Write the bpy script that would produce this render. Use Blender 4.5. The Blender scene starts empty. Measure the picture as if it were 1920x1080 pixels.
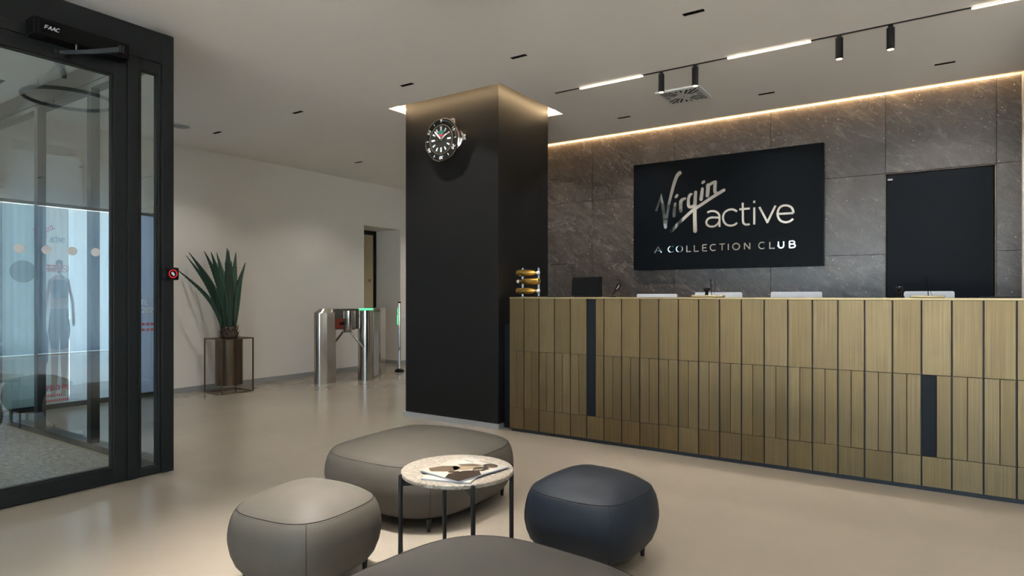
import bpy, bmesh, math, random
from mathutils import Vector, Matrix
R = math.radians
random.seed(7)
C = bpy.context.scene.collection
S = bpy.context.scene

# ------------------------------------------------------------ camera, world, exposure
cam = bpy.data.cameras.new('camera'); co = bpy.data.objects.new('camera', cam); C.objects.link(co)
co.location = (0, 0, 1.17); co.rotation_euler = (R(90), 0, R(33.82))
cam.sensor_width = 36; cam.lens = 22.109; cam.shift_y = 13 / 1920; cam.clip_start = .05
S.camera = co
w = bpy.data.worlds.new('world'); S.world = w; w.use_nodes = True
bg = w.node_tree.nodes['Background']; bg.inputs[0].default_value = (.62, .82, 1.0, 1); bg.inputs[1].default_value = 6.2
S.view_settings.view_transform = 'Standard'; S.view_settings.look = 'None'
S.view_settings.exposure = 0.27; S.view_settings.gamma = 1.0; S.view_settings.use_curve_mapping = False
sun = bpy.data.lights.new('sun', 'SUN'); sun.energy = 105.0; sun.angle = R(1); sun.color = (1, .94, .86)
so = bpy.data.objects.new('sun', sun); C.objects.link(so); so.rotation_euler = (R(-32), 0, 0)        # high, from behind the stone wall's side
WARM = (1.0, .74, .48); WARM2 = (1.0, .945, .87)
DOWN_W = 9.0; POOL_W = 16.0; COVE = 75.0; BAR = 9.0; SPOT_W = 3.0

# ------------------------------------------------------------ materials
MATS = {}
def mat(name, col=(.5, .5, .5), rough=.5, metal=0, spec=.5, emit=None, estr=0, coat=0):
    m = bpy.data.materials.new(name); m.use_nodes = True
    b = m.node_tree.nodes['Principled BSDF']
    b.inputs['Base Color'].default_value = (*col, 1); b.inputs['Roughness'].default_value = rough
    b.inputs['Metallic'].default_value = metal; b.inputs['Specular IOR Level'].default_value = spec
    b.inputs['Coat Weight'].default_value = coat
    if emit: b.inputs['Emission Color'].default_value = (*emit, 1); b.inputs['Emission Strength'].default_value = estr
    MATS[name] = m; return m
def N(m, t, **k):
    n = m.node_tree.nodes.new(t)
    for a, v in k.items(): setattr(n, a, v)
    return n
def L(m, a, b): m.node_tree.links.new(a, b)
def coords(m, scale=(1, 1, 1), rot=(0, 0, 0), out='Object'):
    tc = N(m, 'ShaderNodeTexCoord'); mp = N(m, 'ShaderNodeMapping')
    mp.inputs['Scale'].default_value = scale; mp.inputs['Rotation'].default_value = rot
    L(m, tc.outputs[out], mp.inputs[0]); return mp.outputs[0]
def noise(m, vec, scale=5, detail=6, rough=.6, dist=0):
    n = N(m, 'ShaderNodeTexNoise'); L(m, vec, n.inputs['Vector'])
    n.inputs['Scale'].default_value = scale; n.inputs['Detail'].default_value = detail
    n.inputs['Roughness'].default_value = rough; n.inputs['Distortion'].default_value = dist
    return n.outputs['Fac']
def ramp(m, fac, stops):
    r = N(m, 'ShaderNodeValToRGB'); L(m, fac, r.inputs[0]); e = r.color_ramp.elements
    while len(e) < len(stops): e.new(.5)
    for k, (p, c) in enumerate(stops): e[k].position = p; e[k].color = (*c, 1) if len(c) == 3 else c
    return r.outputs[0]
def bsdf(m): return m.node_tree.nodes['Principled BSDF']
def bump(m, h, strength=.1, dist=.01):
    b = N(m, 'ShaderNodeBump'); b.inputs['Strength'].default_value = strength; b.inputs['Distance'].default_value = dist
    L(m, h, b.inputs['Height']); L(m, b.outputs[0], bsdf(m).inputs['Normal'])
def mixc(m, fac, a, b, mode='MIX'):
    x = N(m, 'ShaderNodeMix', data_type='RGBA', blend_type=mode)
    if isinstance(fac, (int, float)): x.inputs[0].default_value = fac
    else: L(m, fac, x.inputs[0])
    for i, v in ((6, a), (7, b)):
        if isinstance(v, tuple): x.inputs[i].default_value = (*v, 1)
        else: L(m, v, x.inputs[i])
    return x.outputs[2]

m = mat('resin_floor', rough=.3, spec=.5)
v = coords(m); n1 = noise(m, v, .8, 4, .5, .2); n2 = noise(m, v, 7, 6, .6)
c1 = ramp(m, n1, [(.15, (.246, .213, .172)), (.85, (.288, .252, .206))]); c2 = ramp(m, n2, [(.3, (.95,) * 3), (.75, (1.0,) * 3)])
L(m, mixc(m, .8, c1, c2, 'MULTIPLY'), bsdf(m).inputs['Base Color'])
r_ = ramp(m, noise(m, v, 2.2, 6), [(.2, (.16,) * 3), (.8, (.25,) * 3)]); L(m, r_, bsdf(m).inputs['Roughness'])
bump(m, n2, .03, .01)
def paint(name, col, rough=.85):
    m = mat(name, col, rough, spec=.2); v = coords(m)
    L(m, mixc(m, .08, col, ramp(m, noise(m, v, 1.3, 4), [(.3, tuple(x * .75 for x in col)), (.7, col)])), bsdf(m).inputs['Base Color'])
    bump(m, noise(m, v, 220, 2), .03, .002); return m
paint('wall_paint', (.84, .80, .755)); paint('ceiling_paint', (.86, .82, .78)); paint('white_paint', (.8, .79, .77))
m = mat('column_black', (.0095, .009, .0092), .5, spec=.18); v = coords(m); bump(m, noise(m, v, 60, 3), .04, .003)
m = mat('plain_black', (.012, .012, .013), .45)
m = mat('frame_metal', (.010, .012, .0128), .42, spec=.26); bump(m, noise(m, coords(m), 400, 2), .02, .001)
m = mat('gasket', (.004, .004, .004), .7)
m = mat('brushed_aluminium', (.55, .56, .58), .42, metal=.75)
# brown fossil limestone, honed
m = mat('brown_stone', rough=.3, spec=.7)
v = coords(m)
sh = N(m, 'ShaderNodeObjectInfo'); add = N(m, 'ShaderNodeVectorMath', operation='MULTIPLY_ADD')
L(m, sh.outputs['Random'], add.inputs[0]); add.inputs[1].default_value = (7, 3, 5); L(m, v, add.inputs[2]); vv = add.outputs[0]
mp = N(m, 'ShaderNodeMapping'); mp.inputs['Rotation'].default_value = (0, R(-38), 0); L(m, vv, mp.inputs[0]); mp2 = N(m, 'ShaderNodeMapping'); mp2.inputs['Scale'].default_value = (1, 1, 2.6); L(m, mp.outputs[0], mp2.inputs[0]); mp = mp2
a = noise(m, mp.outputs[0], 4.5, 12, .74, 1.0)
base = ramp(m, a, [(.30, (.030, .0245, .0215)), (.5, (.062, .051, .045)), (.70, (.115, .098, .087))])
f = noise(m, mp.outputs[0], 34, 4, .6, 1.2); fl = ramp(m, f, [(.66, (0, 0, 0)), (.80, (1, 1, 1))])
vn = N(m, 'ShaderNodeTexVoronoi', feature='F1'); vn.inputs['Scale'].default_value = 17; L(m, vv, vn.inputs['Vector'])
sp = ramp(m, vn.outputs['Distance'], [(.055, (1, 1, 1)), (.12, (0, 0, 0))])
ve = noise(m, mp.outputs[0], 1.6, 5, .55, 1.8); vl = ramp(m, ve, [(.487, (0, 0, 0)), (.5, (.7, .7, .7)), (.513, (0, 0, 0))])
cc = mixc(m, fl, base, (.21, .185, .165)); cc = mixc(m, sp, cc, (.40, .37, .335)); cc = mixc(m, vl, cc, (.18, .158, .14))
L(m, cc, bsdf(m).inputs['Base Color'])
L(m, ramp(m, a, [(.3, (.32,) * 3), (.7, (.20,) * 3)]), bsdf(m).inputs['Roughness']); bump(m, a, .25, .01)
# brushed brass with patina
m = mat('brushed_brass', rough=.4, metal=.85, coat=.22); bsdf(m).inputs['Coat Roughness'].default_value = .38
v = coords(m, (1, 1, 1)); oi = N(m, 'ShaderNodeObjectInfo')
add = N(m, 'ShaderNodeVectorMath', operation='MULTIPLY_ADD'); L(m, oi.outputs['Random'], add.inputs[0]); add.inputs[1].default_value = (9, 0, 6); L(m, v, add.inputs[2])
mp = N(m, 'ShaderNodeMapping'); mp.inputs['Scale'].default_value = (150, 150, 1.6); L(m, add.outputs[0], mp.inputs[0])
st = noise(m, mp.outputs[0], 1, 5, .6)
pat = noise(m, add.outputs[0], 5.5, 4, .6)
pc = ramp(m, oi.outputs['Random'], [(0, (.150, .101, .043)), (.35, (.197, .134, .057)), (.7, (.174, .119, .055)), (1, (.222, .155, .073))])
pc = mixc(m, ramp(m, pat, [(.35, (0,) * 3), (.75, (.55,) * 3)]), pc, (.155, .108, .056))
pc = mixc(m, .75, pc, ramp(m, st, [(.3, (.68,) * 3), (.7, (1.12,) * 3)]), 'MULTIPLY')
L(m, pc, bsdf(m).inputs['Base Color']); L(m, ramp(m, st, [(.3, (.46,) * 3), (.7, (.34,) * 3)]), bsdf(m).inputs['Roughness'])
bump(m, st, .05, .001)
mat('grout', (.17, .145, .12), .8); mat('dark_inlay', (.008, .011, .015), .5, spec=.18)
mat('joint_blue', (.012, .017, .024), .5)
mat('counter_bronze', (.30, .225, .12), .35, metal=.8)
def leather(name, col, rough):
    m = mat(name, col, rough, spec=.32); v = coords(m)
    vo = N(m, 'ShaderNodeTexVoronoi'); vo.inputs['Scale'].default_value = 330; L(m, v, vo.inputs['Vector']); bump(m, vo.outputs['Distance'], .06, .002)
    L(m, mixc(m, .25, col, ramp(m, noise(m, v, 5, 4), [(.3, tuple(x * .7 for x in col)), (.7, tuple(min(1, x * 1.15) for x in col))])), bsdf(m).inputs['Base Color'])
leather('taupe_leather', (.068, .061, .050), .60); leather('navy_leather', (.0075, .0125, .021), .50); leather('graphite_leather', (.056, .053, .049), .50)
mat('black_steel', (.013, .013, .014), .32, metal=.4)
mat('seam_thread', (.022, .019, .016), .8); mat('navy_thread', (.004, .006, .009), .8)
mat('chrome', (.86, .86, .87), .07, metal=1); mat('mirror_steel', (.80, .79, .77), .035, metal=1)
m = mat('steel', (.44, .415, .38), .2, metal=1); v = coords(m, (220, 220, 2)); s_ = noise(m, v, 1, 3); L(m, ramp(m, s_, [(.3, (.13,) * 3), (.7, (.24,) * 3)]), bsdf(m).inputs['Roughness'])
m = mat('bronze_tube', (.17, .125, .075), .33, metal=.85)
m = mat('bronze_pot', (.125, .092, .062), .30, metal=.9); v = coords(m, (120, 120, 2)); L(m, ramp(m, noise(m, v, 1, 3), [(.3, (.26,) * 3), (.7, (.4,) * 3)]), bsdf(m).inputs['Roughness'])
m = mat('agave_leaf', (.02, .055, .032), .5); v = coords(m, (30, 30, 2)); oi = N(m, 'ShaderNodeObjectInfo'); L(m, mixc(m, 1, ramp(m, noise(m, v, 1, 4), [(.3, (.018, .060, .038)), (.7, (.036, .098, .058))]), ramp(m, oi.outputs['Random'], [(0, (.55,) * 3), (1, (1.25,) * 3)]), 'MULTIPLY'), bsdf(m).inputs['Base Color'])
mat('agave_edge', (.06, .05, .025), .6)
m = mat('husk', (.06, .038, .028), .75); v = coords(m); L(m, ramp(m, noise(m, v, 40, 4), [(.3, (.045, .030, .024)), (.7, (.15, .098, .075))]), bsdf(m).inputs['Base Color'])
mat('soil', (.02, .014, .01), .9)
m = mat('terrazzo', rough=.35); v = coords(m)
vo = N(m, 'ShaderNodeTexVoronoi'); vo.inputs['Scale'].default_value = 110; L(m, v, vo.inputs['Vector'])
gx = N(m, 'ShaderNodeSeparateColor'); L(m, vo.outputs['Color'], gx.inputs[0])
tz = ramp(m, gx.outputs[0], [(.0, (.15, .125, .095)), (.3, (.25, .22, .18)), (.62, (.32, .295, .26)), (.86, (.085, .072, .058)), (1, (.21, .175, .135))])
L(m, mixc(m, ramp(m, noise(m, v, 150, 3), [(.45, (0,) * 3), (.62, (.8,) * 3)]), tz, (.22, .19, .155)), bsdf(m).inputs['Base Color'])
mat('paper', (.40, .40, .46), .5); mat('cover_white', (.33, .315, .28), .5, spec=.15); mat('print_dark', (.022, .015, .010), .6, spec=.08); mat('print_mid', (.075, .052, .034), .6, spec=.08); mat('print_light', (.19, .15, .10), .6, spec=.08); mat('print_ink', (.012, .012, .012), .6, spec=.08)
mat('cover_blue', (.05, .07, .10), .4)
mat('gold_bottle', (.78, .48, .12), .26, metal=.9)
mat('monitor_white', (.62, .64, .68), .4); mat('black_plastic', (.0035, .0035, .004), .42, spec=.14)
mat('white_plastic', (.72, .72, .72), .4); mat('grey_grille', (.33, .34, .34), .6)
mat('red_glow', (.6, .02, .03), .4, emit=(1, .03, .05), estr=.75)
mat('green_glow', (.05, .8, .3), .4, emit=(.08, 1, .28), estr=1.6)
mat('lamp_warm', (1, .85, .6), .4, emit=(1, .80, .55), estr=5)
mat('bar_warm', (1, .9, .75), .4, emit=(1, .84, .66), estr=BAR)
mat('cove_led', (1, .8, .5), .4, emit=(1, .66, .32), estr=COVE * .52)
mat('column_led', (1, .8, .5), .4, emit=(1, .72, .40), estr=COVE * 1.15)
mat('arm_grey', (.030, .036, .040), .35, metal=.2); mat('patch_red', (.20, .03, .02), .4); mat('dot_grey', (.62, .62, .62), .6); mat('label_orange', (.62, .10, .02), .5); mat('ink_red', (.55, .02, .05), .5); mat('ink_white', (.85, .87, .9), .5); mat('ink_grey', (.12, .14, .16), .5)
mat('poster_paper', (.72, .70, .66), .5); mat('poster_blue', (.10, .17, .27), .5); mat('skin_print', (.34, .22, .16), .5); mat('sport_black', (.03, .03, .04), .5)
mat('green_disc', (.01, .10, .05), .6)
mat('cream_door', (.55, .47, .30), .5)
m = mat('mat_carpet', rough=.95); v = coords(m, (1, 3, 1)); L(m, ramp(m, noise(m, v, 14, 8, .75), [(.35, (.06, .058, .055)), (.6, (.17, .165, .158)), (.72, (.42, .42, .42))]), bsdf(m).inputs['Base Color'])
m = mat('sign_black', (.004, .0055, .0075), .34, spec=.06)
m = mat('door_black', (.0065, .0085, .012), .42, spec=.08)
mat('pavement', (.50, .49, .47), .9); mat('watch_black', (.010, .011, .010), .25); mat('watch_dial', (.016, .018, .015), .35); mat('lume', (.72, .76, .76), .4)
mat('crest_green', (.03, .20, .15), .4); mat('crest_red', (.42, .04, .06), .4); mat('rose_steel', (.72, .58, .46), .16, metal=1)
def glass(name, tint, base, ior=1.5):
    m = bpy.data.materials.new(name); m.use_nodes = True; t = m.node_tree; t.nodes.clear()
    o = t.nodes.new('ShaderNodeOutputMaterial'); tr = t.nodes.new('ShaderNodeBsdfTransparent'); gl = t.nodes.new('ShaderNodeBsdfGlossy')
    mx = t.nodes.new('ShaderNodeMixShader'); fr = t.nodes.new('ShaderNodeFresnel'); ad = t.nodes.new('ShaderNodeMath')
    fr.inputs[0].default_value = ior; ad.operation = 'ADD'; ad.inputs[1].default_value = base; ad.use_clamp = True
    tr.inputs[0].default_value = (*tint, 1); gl.inputs['Roughness'].default_value = 0; gl.inputs['Color'].default_value = (.86, .96, .98, 1)
    ge = t.nodes.new('ShaderNodeNewGeometry'); iv = t.nodes.new('ShaderNodeMath'); iv.operation = 'SUBTRACT'; iv.inputs[0].default_value = 1; ml = t.nodes.new('ShaderNodeMath'); ml.operation = 'MULTIPLY'
    t.links.new(ge.outputs['Backfacing'], iv.inputs[1]); t.links.new(fr.outputs[0], ad.inputs[0]); t.links.new(ad.outputs[0], ml.inputs[0]); t.links.new(iv.outputs[0], ml.inputs[1]); t.links.new(ml.outputs[0], mx.inputs[0]); t.links.new(tr.outputs[0], mx.inputs[1]); t.links.new(gl.outputs[0], mx.inputs[2]); t.links.new(mx.outputs[0], o.inputs[0])
    MATS[name] = m; return m
glass('door_glass', (.87, .93, .945), .20); glass('window_glass', (.93, .96, .97), .02); glass('side_glass', (.94, .965, .975), .0, 1.22)
def film(name, col, thru):
    m = bpy.data.materials.new(name); m.use_nodes = True; t = m.node_tree; t.nodes.clear()
    o = t.nodes.new('ShaderNodeOutputMaterial'); tl = t.nodes.new('ShaderNodeBsdfTranslucent'); df = t.nodes.new('ShaderNodeBsdfDiffuse'); ad = t.nodes.new('ShaderNodeAddShader')
    tl.inputs[0].default_value = (*[c * thru for c in col], 1); df.inputs[0].default_value = (*[c * .5 for c in col], 1)
    t.links.new(tl.outputs[0], ad.inputs[0]); t.links.new(df.outputs[0], ad.inputs[1]); t.links.new(ad.outputs[0], o.inputs[0]); MATS[name] = m
film('film_white', (.84, .92, 1.0), .085); film('film_paper', (.90, .90, .86), .034); film('film_teal', (.52, .72, .74), .032); film('film_sheer', (.66, .82, 1.0), .085); film('film_blue', (.48, .60, .88), .035)
mat('clear_acrylic', (.9, .92, .94), .05); b = bsdf(MATS['clear_acrylic']); b.inputs['Transmission Weight'].default_value = 1

# ------------------------------------------------------------ mesh helpers
class MB:
    def __init__(s): s.bm = bmesh.new()
    def box(s, x0, x1, y0, y1, z0, z1, bev=0, seg=1):
        r = bmesh.ops.create_cube(s.bm, size=1); vs = r['verts']
        for v in vs: v.co = Vector(((x0 + x1) / 2 + v.co.x * (x1 - x0), (y0 + y1) / 2 + v.co.y * (y1 - y0), (z0 + z1) / 2 + v.co.z * (z1 - z0)))
        if bev:
            es = list({e for v in vs for e in v.link_edges}); bmesh.ops.bevel(s.bm, geom=es, offset=bev, segments=seg, affect='EDGES', profile=.5)
        return s
    def cyl(s, p, q, r, seg=20, r2=None, caps=True):
        p, q = Vector(p), Vector(q); d = q - p; r2 = r if r2 is None else r2
        res = bmesh.ops.create_cone(s.bm, cap_ends=caps, segments=seg, radius1=r, radius2=r2, depth=d.length)
        M = Matrix.Translation((p + q) / 2) @ d.to_track_quat('Z', 'Y').to_matrix().to_4x4()
        bmesh.ops.transform(s.bm, matrix=M, verts=res['verts']); return s
    def tube(s, pts, r, seg=8, closed=False):
        pts = [Vector(p) for p in pts]; n = len(pts); rings = []
        prev = None
        for i, p in enumerate(pts):
            a = pts[(i - 1) % n] if (closed or i) else p; b = pts[(i + 1) % n] if (closed or i < n - 1) else p
            t = (b - a).normalized()
            if prev is None:
                u = t.cross(Vector((0, 0, 1)));  u = u if u.length > .05 else t.cross(Vector((1, 0, 0)))
            else: u = prev - t * prev.dot(t)
            u.normalize(); prev = u; w_ = t.cross(u)
            rr = r[i] if isinstance(r, (list, tuple)) else r
            rings.append([s.bm.verts.new(p + u * rr * math.cos(2 * math.pi * k / seg) + w_ * rr * math.sin(2 * math.pi * k / seg)) for k in range(seg)])
        for i in range(n if closed else n - 1):
            A, B = rings[i], rings[(i + 1) % n]
            for k in range(seg): s.bm.faces.new((A[k], A[(k + 1) % seg], B[(k + 1) % seg], B[k]))
        if not closed: s.bm.faces.new(rings[0][::-1]); s.bm.faces.new(rings[-1])
        return s
    def lathe(s, prof, center=(0, 0, 0), seg=32, axis='Z', ring=False):
        rings = []
        for r, z in prof:
            rg = []
            for k in range(seg):
                a = 2 * math.pi * k / seg; x, y = r * math.cos(a), r * math.sin(a)
                p = {'Z': (x, y, z), 'Y': (x, z, y), 'X': (z, x, y)}[axis]
                rg.append(s.bm.verts.new(Vector(p) + Vector(center)))
            rings.append(rg)
        for A, B in zip(rings, rings[1:] + ([rings[0]] if ring else [])):
            for k in range(seg): s.bm.faces.new((A[k], A[(k + 1) % seg], B[(k + 1) % seg], B[k]))
        if not ring: s.bm.faces.new(rings[0][::-1]); s.bm.faces.new(rings[-1])
        return s
    def prism(s, poly, f, d):
        """poly: 2D points; f maps (u, v, h) to 3D; extruded over d"""
        lo = [s.bm.verts.new(f(u, v, 0)) for u, v in poly]; hi = [s.bm.verts.new(f(u, v, d)) for u, v in poly]
        s.bm.faces.new(lo[::-1]); s.bm.faces.new(hi); n = len(poly)
        for k in range(n): s.bm.faces.new((lo[k], lo[(k + 1) % n], hi[(k + 1) % n], hi[k]))
        return s
    def ribbon(s, pts, w_, f, d, caps=0):
        """a stroke of width w_ (number or one per point) along 2D pts; caps 1 = round ends"""
        n = len(pts); P = [Vector((x, y)) for x, y in pts]; W = w_ if isinstance(w_, (list, tuple)) else [w_] * n
        le, ri = [], []
        for i in range(n):
            t1 = (P[i] - P[i - 1]).normalized() if i else None; t2 = (P[i + 1] - P[i]).normalized() if i < n - 1 else None
            t = ((t1 or t2) + (t2 or t1)).normalized(); nn = Vector((-t.y, t.x)); k = 1.0
            if t1 and t2: k = 1 / max(.45, nn.dot(Vector((-t1.y, t1.x))))
            le.append(P[i] + nn * W[i] / 2 * k); ri.append(P[i] - nn * W[i] / 2 * k)
        q = []
        for i in range(n - 1): q.append([ri[i], ri[i + 1], le[i + 1], le[i]])
        if caps:
            for i, j in ((0, 1), (n - 1, n - 2)):
                t = (P[i] - P[j]).normalized(); a0 = math.atan2(t.y, t.x)
                q.append([P[i] + Vector((math.cos(a0 + x), math.sin(a0 + x))) * W[i] / 2 for x in [R(-90 + 22.5 * k) for k in range(9)]])
        for poly in q: s.prism([(p.x, p.y) for p in poly], f, d)
        return s
    def mesh(s, name='mesh', smooth=None):
        bmesh.ops.recalc_face_normals(s.bm, faces=s.bm.faces[:])
        if smooth is not None:
            for f in s.bm.faces: f.smooth = True
            for e in s.bm.edges:
                if len(e.link_faces) == 2 and e.calc_face_angle(0) > R(smooth): e.smooth = False
        me = bpy.data.meshes.new(name); s.bm.to_mesh(me); s.bm.free(); return me
    def build(s, name, material, parent=None, smooth=None): return put(name, s.mesh(name, smooth), material, parent)
def put(name, me, material, parent=None, loc=None, rotz=0):
    if not me.materials: me.materials.append(MATS[material])
    o = bpy.data.objects.new(name, me); C.objects.link(o)
    if parent is not None:
        o.parent = parent
        w_ = Vector((0, 0, 0)); p = parent
        M = parent_matrix(parent)
        o.matrix_parent_inverse = M.inverted()
    if loc is not None: o.location = loc
    if rotz: o.rotation_euler = (0, 0, rotz)
    return o
def parent_matrix(p):
    M = p.matrix_basis.copy()
    while p.parent is not None:
        M = p.parent.matrix_basis @ p.matrix_parent_inverse @ M if False else (p.parent.matrix_basis @ p.matrix_parent_inverse @ M); p = p.parent
    return M
def tag(o, label=None, cat=None, group=None, kind=None):
    if label: o['label'] = label
    if cat: o['category'] = cat
    if group: o['group'] = group
    if kind: o['kind'] = kind
    return o
def thing(name, label, cat, loc=(0, 0, 0), group=None):
    o = bpy.data.objects.new(name, None); C.objects.link(o); o.location = loc; o.empty_display_size = .1
    return tag(o, label, cat, group)
def struct_empty(name, loc=(0, 0, 0)):
    o = bpy.data.objects.new(name, None); C.objects.link(o); o.location = loc; o.empty_display_size = .1; o['kind'] = 'structure'; return o
def struct(name, mb, material, parent=None, smooth=None): return tag(mb.build(name, material, parent, smooth), kind='structure' if parent is None else None)
def copy_tree(root, delta, label=None, name=None):
    """copies a thing, its parts and sub-parts, moved by delta"""
    r = root.copy(); C.objects.link(r); r.location = Vector(root.location) + Vector(delta)
    if label: r['label'] = label
    def rec(a, b):
        for ch in list(a.children):
            k = ch.copy(); C.objects.link(k); k.parent = b; k.matrix_parent_inverse = ch.matrix_parent_inverse.copy(); rec(ch, k)
    rec(root, r); return r
def area(name, loc, sx, sy, watts, col, parent=None, spread=180, rot=(0, 0, 0), shape='RECTANGLE'):
    l = bpy.data.lights.new(name, 'AREA'); l.shape = shape; l.size = sx; l.size_y = sy; l.energy = watts; l.color = col; l.spread = R(spread)
    o = bpy.data.objects.new(name, l); C.objects.link(o)
    if parent is not None: o.parent = parent; o.matrix_parent_inverse = parent_matrix(parent).inverted()
    o.location = loc; o.rotation_euler = rot; return o

# ------------------------------------------------------------ setting
H = 2.957                      # ceiling height
XL, XR, YB, YF, YE = -7.47, 5.83, -4.5, 6.52, 10.0
struct('floor', MB().box(-8.3, XR + .3, YB - .3, YE + .3, -.12, 0), 'resin_floor')
struct('trim_9', MB().box(-40, -8.3, -30, 30, -.14, -.02).box(-8.3, 40, -30, YB - .3, -.14, -.02).box(XR + .3, 40, YB - .3, 30, -.14, -.02), 'pavement')

SLOT_L, SLOT_W = .135, .036
slots = [(-6.55, 3.945), (-5.166, 3.945), (-3.717, 3.945), (-2.582, 3.945), (-1.261, 3.945),
         (-6.43, 5.885), (-3.74, 5.90), (-2.586, 5.885), (-1.230, 5.89), (.074, 5.89)]
hidden_slots = [(-2.12, 1.80)] + [(x, y) for y in (1.99, .03, -1.93, -3.6) for x in (-6.5, -5.16, -3.72, -2.58, -1.26, .08, 1.5, 3.0, 4.6) if (x, y) not in ((-2.58, 1.99), (-3.72, 1.99), (-3.72, .03))] + [(x, y) for x in (1.4, 2.8, 4.3) for y in (3.945, 5.89)] + [(-6.3, 7.9), (-5.1, 7.9)]  # first lamp casts the floor pool; unseen grid added to brighten the room
holes = [(-4.342, -3.04, 4.352, 5.44), (-4.245, .6, 6.42, 6.52)]
holes += [(x - SLOT_L / 2, x + SLOT_L / 2, y - SLOT_W / 2, y + SLOT_W / 2) for x, y in slots + hidden_slots]
def holed_plate(mb, x0, x1, y0, y1, z0, z1, holes):
    xs = sorted({x0, x1, *[h[0] for h in holes], *[h[1] for h in holes]}); ys = sorted({y0, y1, *[h[2] for h in holes], *[h[3] for h in holes]})
    bm = mb.bm; V = {}
    def vt(i, j, z):
        k = (i, j, z)
        if k not in V: V[k] = bm.verts.new((xs[i], ys[j], z))
        return V[k]
    def solid(i, j):
        if i < 0 or j < 0 or i >= len(xs) - 1 or j >= len(ys) - 1: return False
        cx, cy = (xs[i] + xs[i + 1]) / 2, (ys[j] + ys[j + 1]) / 2
        return not any(h[0] < cx < h[1] and h[2] < cy < h[3] for h in holes)
    for i in range(len(xs) - 1):
        for j in range(len(ys) - 1):
            if not solid(i, j): continue
            for z in (z0, z1): bm.faces.new([vt(i, j, z), vt(i + 1, j, z), vt(i + 1, j + 1, z), vt(i, j + 1, z)])
            for di, dj, a, b in ((-1, 0, (0, 0), (0, 1)), (1, 0, (1, 0), (1, 1)), (0, -1, (0, 0), (1, 0)), (0, 1, (0, 1), (1, 1))):
                if not solid(i + di, j + dj):
                    bm.faces.new([vt(i + a[0], j + a[1], z0), vt(i + b[0], j + b[1], z0), vt(i + b[0], j + b[1], z1), vt(i + a[0], j + a[1], z1)])
    return mb
ceil = struct('ceiling', holed_plate(MB(), XL, XR, YB, YE, H, H + .02, holes), 'ceiling_paint')
struct('trim_1', MB().box(-8.3, XR + .3, YB - .3, YE + .3, 3.16, 3.28), 'white_paint')          # slab over the void
mb = MB()                                                                                           # the column cove's cheeks
for b_ in ((-4.362, -4.342, 4.332, 5.46), (-3.04, -3.02, 4.332, 5.46), (-4.342, -3.04, 4.332, 4.352), (-4.342, -3.04, 5.44, 5.46)): mb.box(*b_, H + .02, 3.16)
struct('trim_2', mb, 'white_paint')
mb = MB()
for b_ in ((-4.341, -4.333, 4.36, 5.43), (-3.049, -3.041, 4.36, 5.43), (-4.33, -3.05, 4.353, 4.361), (-4.33, -3.05, 5.431, 5.439)): mb.box(*b_, 3.0, 3.008)
tag(mb.build('cove_light_strip', 'column_led'), 'warm light strip hidden in the ceiling recess around the black column', 'light strip')
tag(MB().box(-4.2, .58, 6.421, 6.429, 2.990, 2.998).build('cove_light_strip', 'cove_led'), 'warm light strip hidden in the ceiling slot above the brown stone wall', 'light strip')
struct('trim_3', MB().box(-4.245, .6, 6.40, 6.42, H + .02, 3.16), 'white_paint')

# column
struct('column', MB().box(-4.245, -3.15, 4.485, 5.34, 0, 3.16, .003), 'column_black')
mb = MB(); t = .014
mb.box(-4.245 - t, -3.15 + t, 4.485 - t, 4.485, 0, .045).box(-4.245 - t, -4.245, 4.485, 5.34, 0, .045).box(-3.15, -3.15 + t, 4.485, 4.56, 0, .045)
struct('baseboard_column', mb, 'brushed_aluminium')

# left wall with the doorway niche and the street door opening
def wall_x(mb, x0, x1, y0, y1, z1, openings):
    ys = y0
    for a, b, zb, zt in sorted(openings):
        mb.box(x0, x1, ys, a, 0, z1)
        if zt < z1: mb.box(x0, x1, a, b, zt, z1)
        if zb > 0: mb.box(x0, x1, a, b, 0, zb)
        ys = b
    mb.box(x0, x1, ys, y1, 0, z1); return mb
struct('wall_left', wall_x(MB(), -8.07, XL, YB - .3, YE + .3, 3.16, [(.50, 2.02, 0, 2.75), (2.285, 3.86, 0, 2.11), (6.95, 7.765, 0, 2.27)]), 'wall_paint')
mb = MB().box(XL, XL + .014, 3.86, 6.95, 0, .06).box(XL, XL + .014, 7.765, YE, 0, .06).box(-8.05, XL, 7.751, 7.765, 0, .06)
struct('baseboard_left', mb, 'grey_grille')
struct('wall_far', MB().box(-8.07, -3.9, YE, YE + .3, 0, 3.16), 'wall_paint')
struct('wall_passage', MB().box(-4.245, -4.0, YF + .06, YE, 0, 3.16), 'wall_paint')
# doorway at the end of the niche
d = struct_empty('door_2', (-8.07, 7.35, 0))
MB().box(-8.10, -8.04, 6.95, 7.0, 0, 2.27).box(-8.10, -8.04, 7.70, 7.765, 0, 2.27).box(-8.10, -8.04, 7.0, 7.70, 2.20, 2.27).build('door_frame', 'black_steel', d)
lf = MB().box(-8.09, -8.05, 7.0, 7.70, .005, 2.20).build('door_leaf', 'cream_door', d)
MB().lathe([(.004, 0), (.022, .01), (.024, .03), (.012, .045)], (-8.05, 7.60, 1.42), 16, 'X').build('knob', 'steel', lf, 40)

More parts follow.
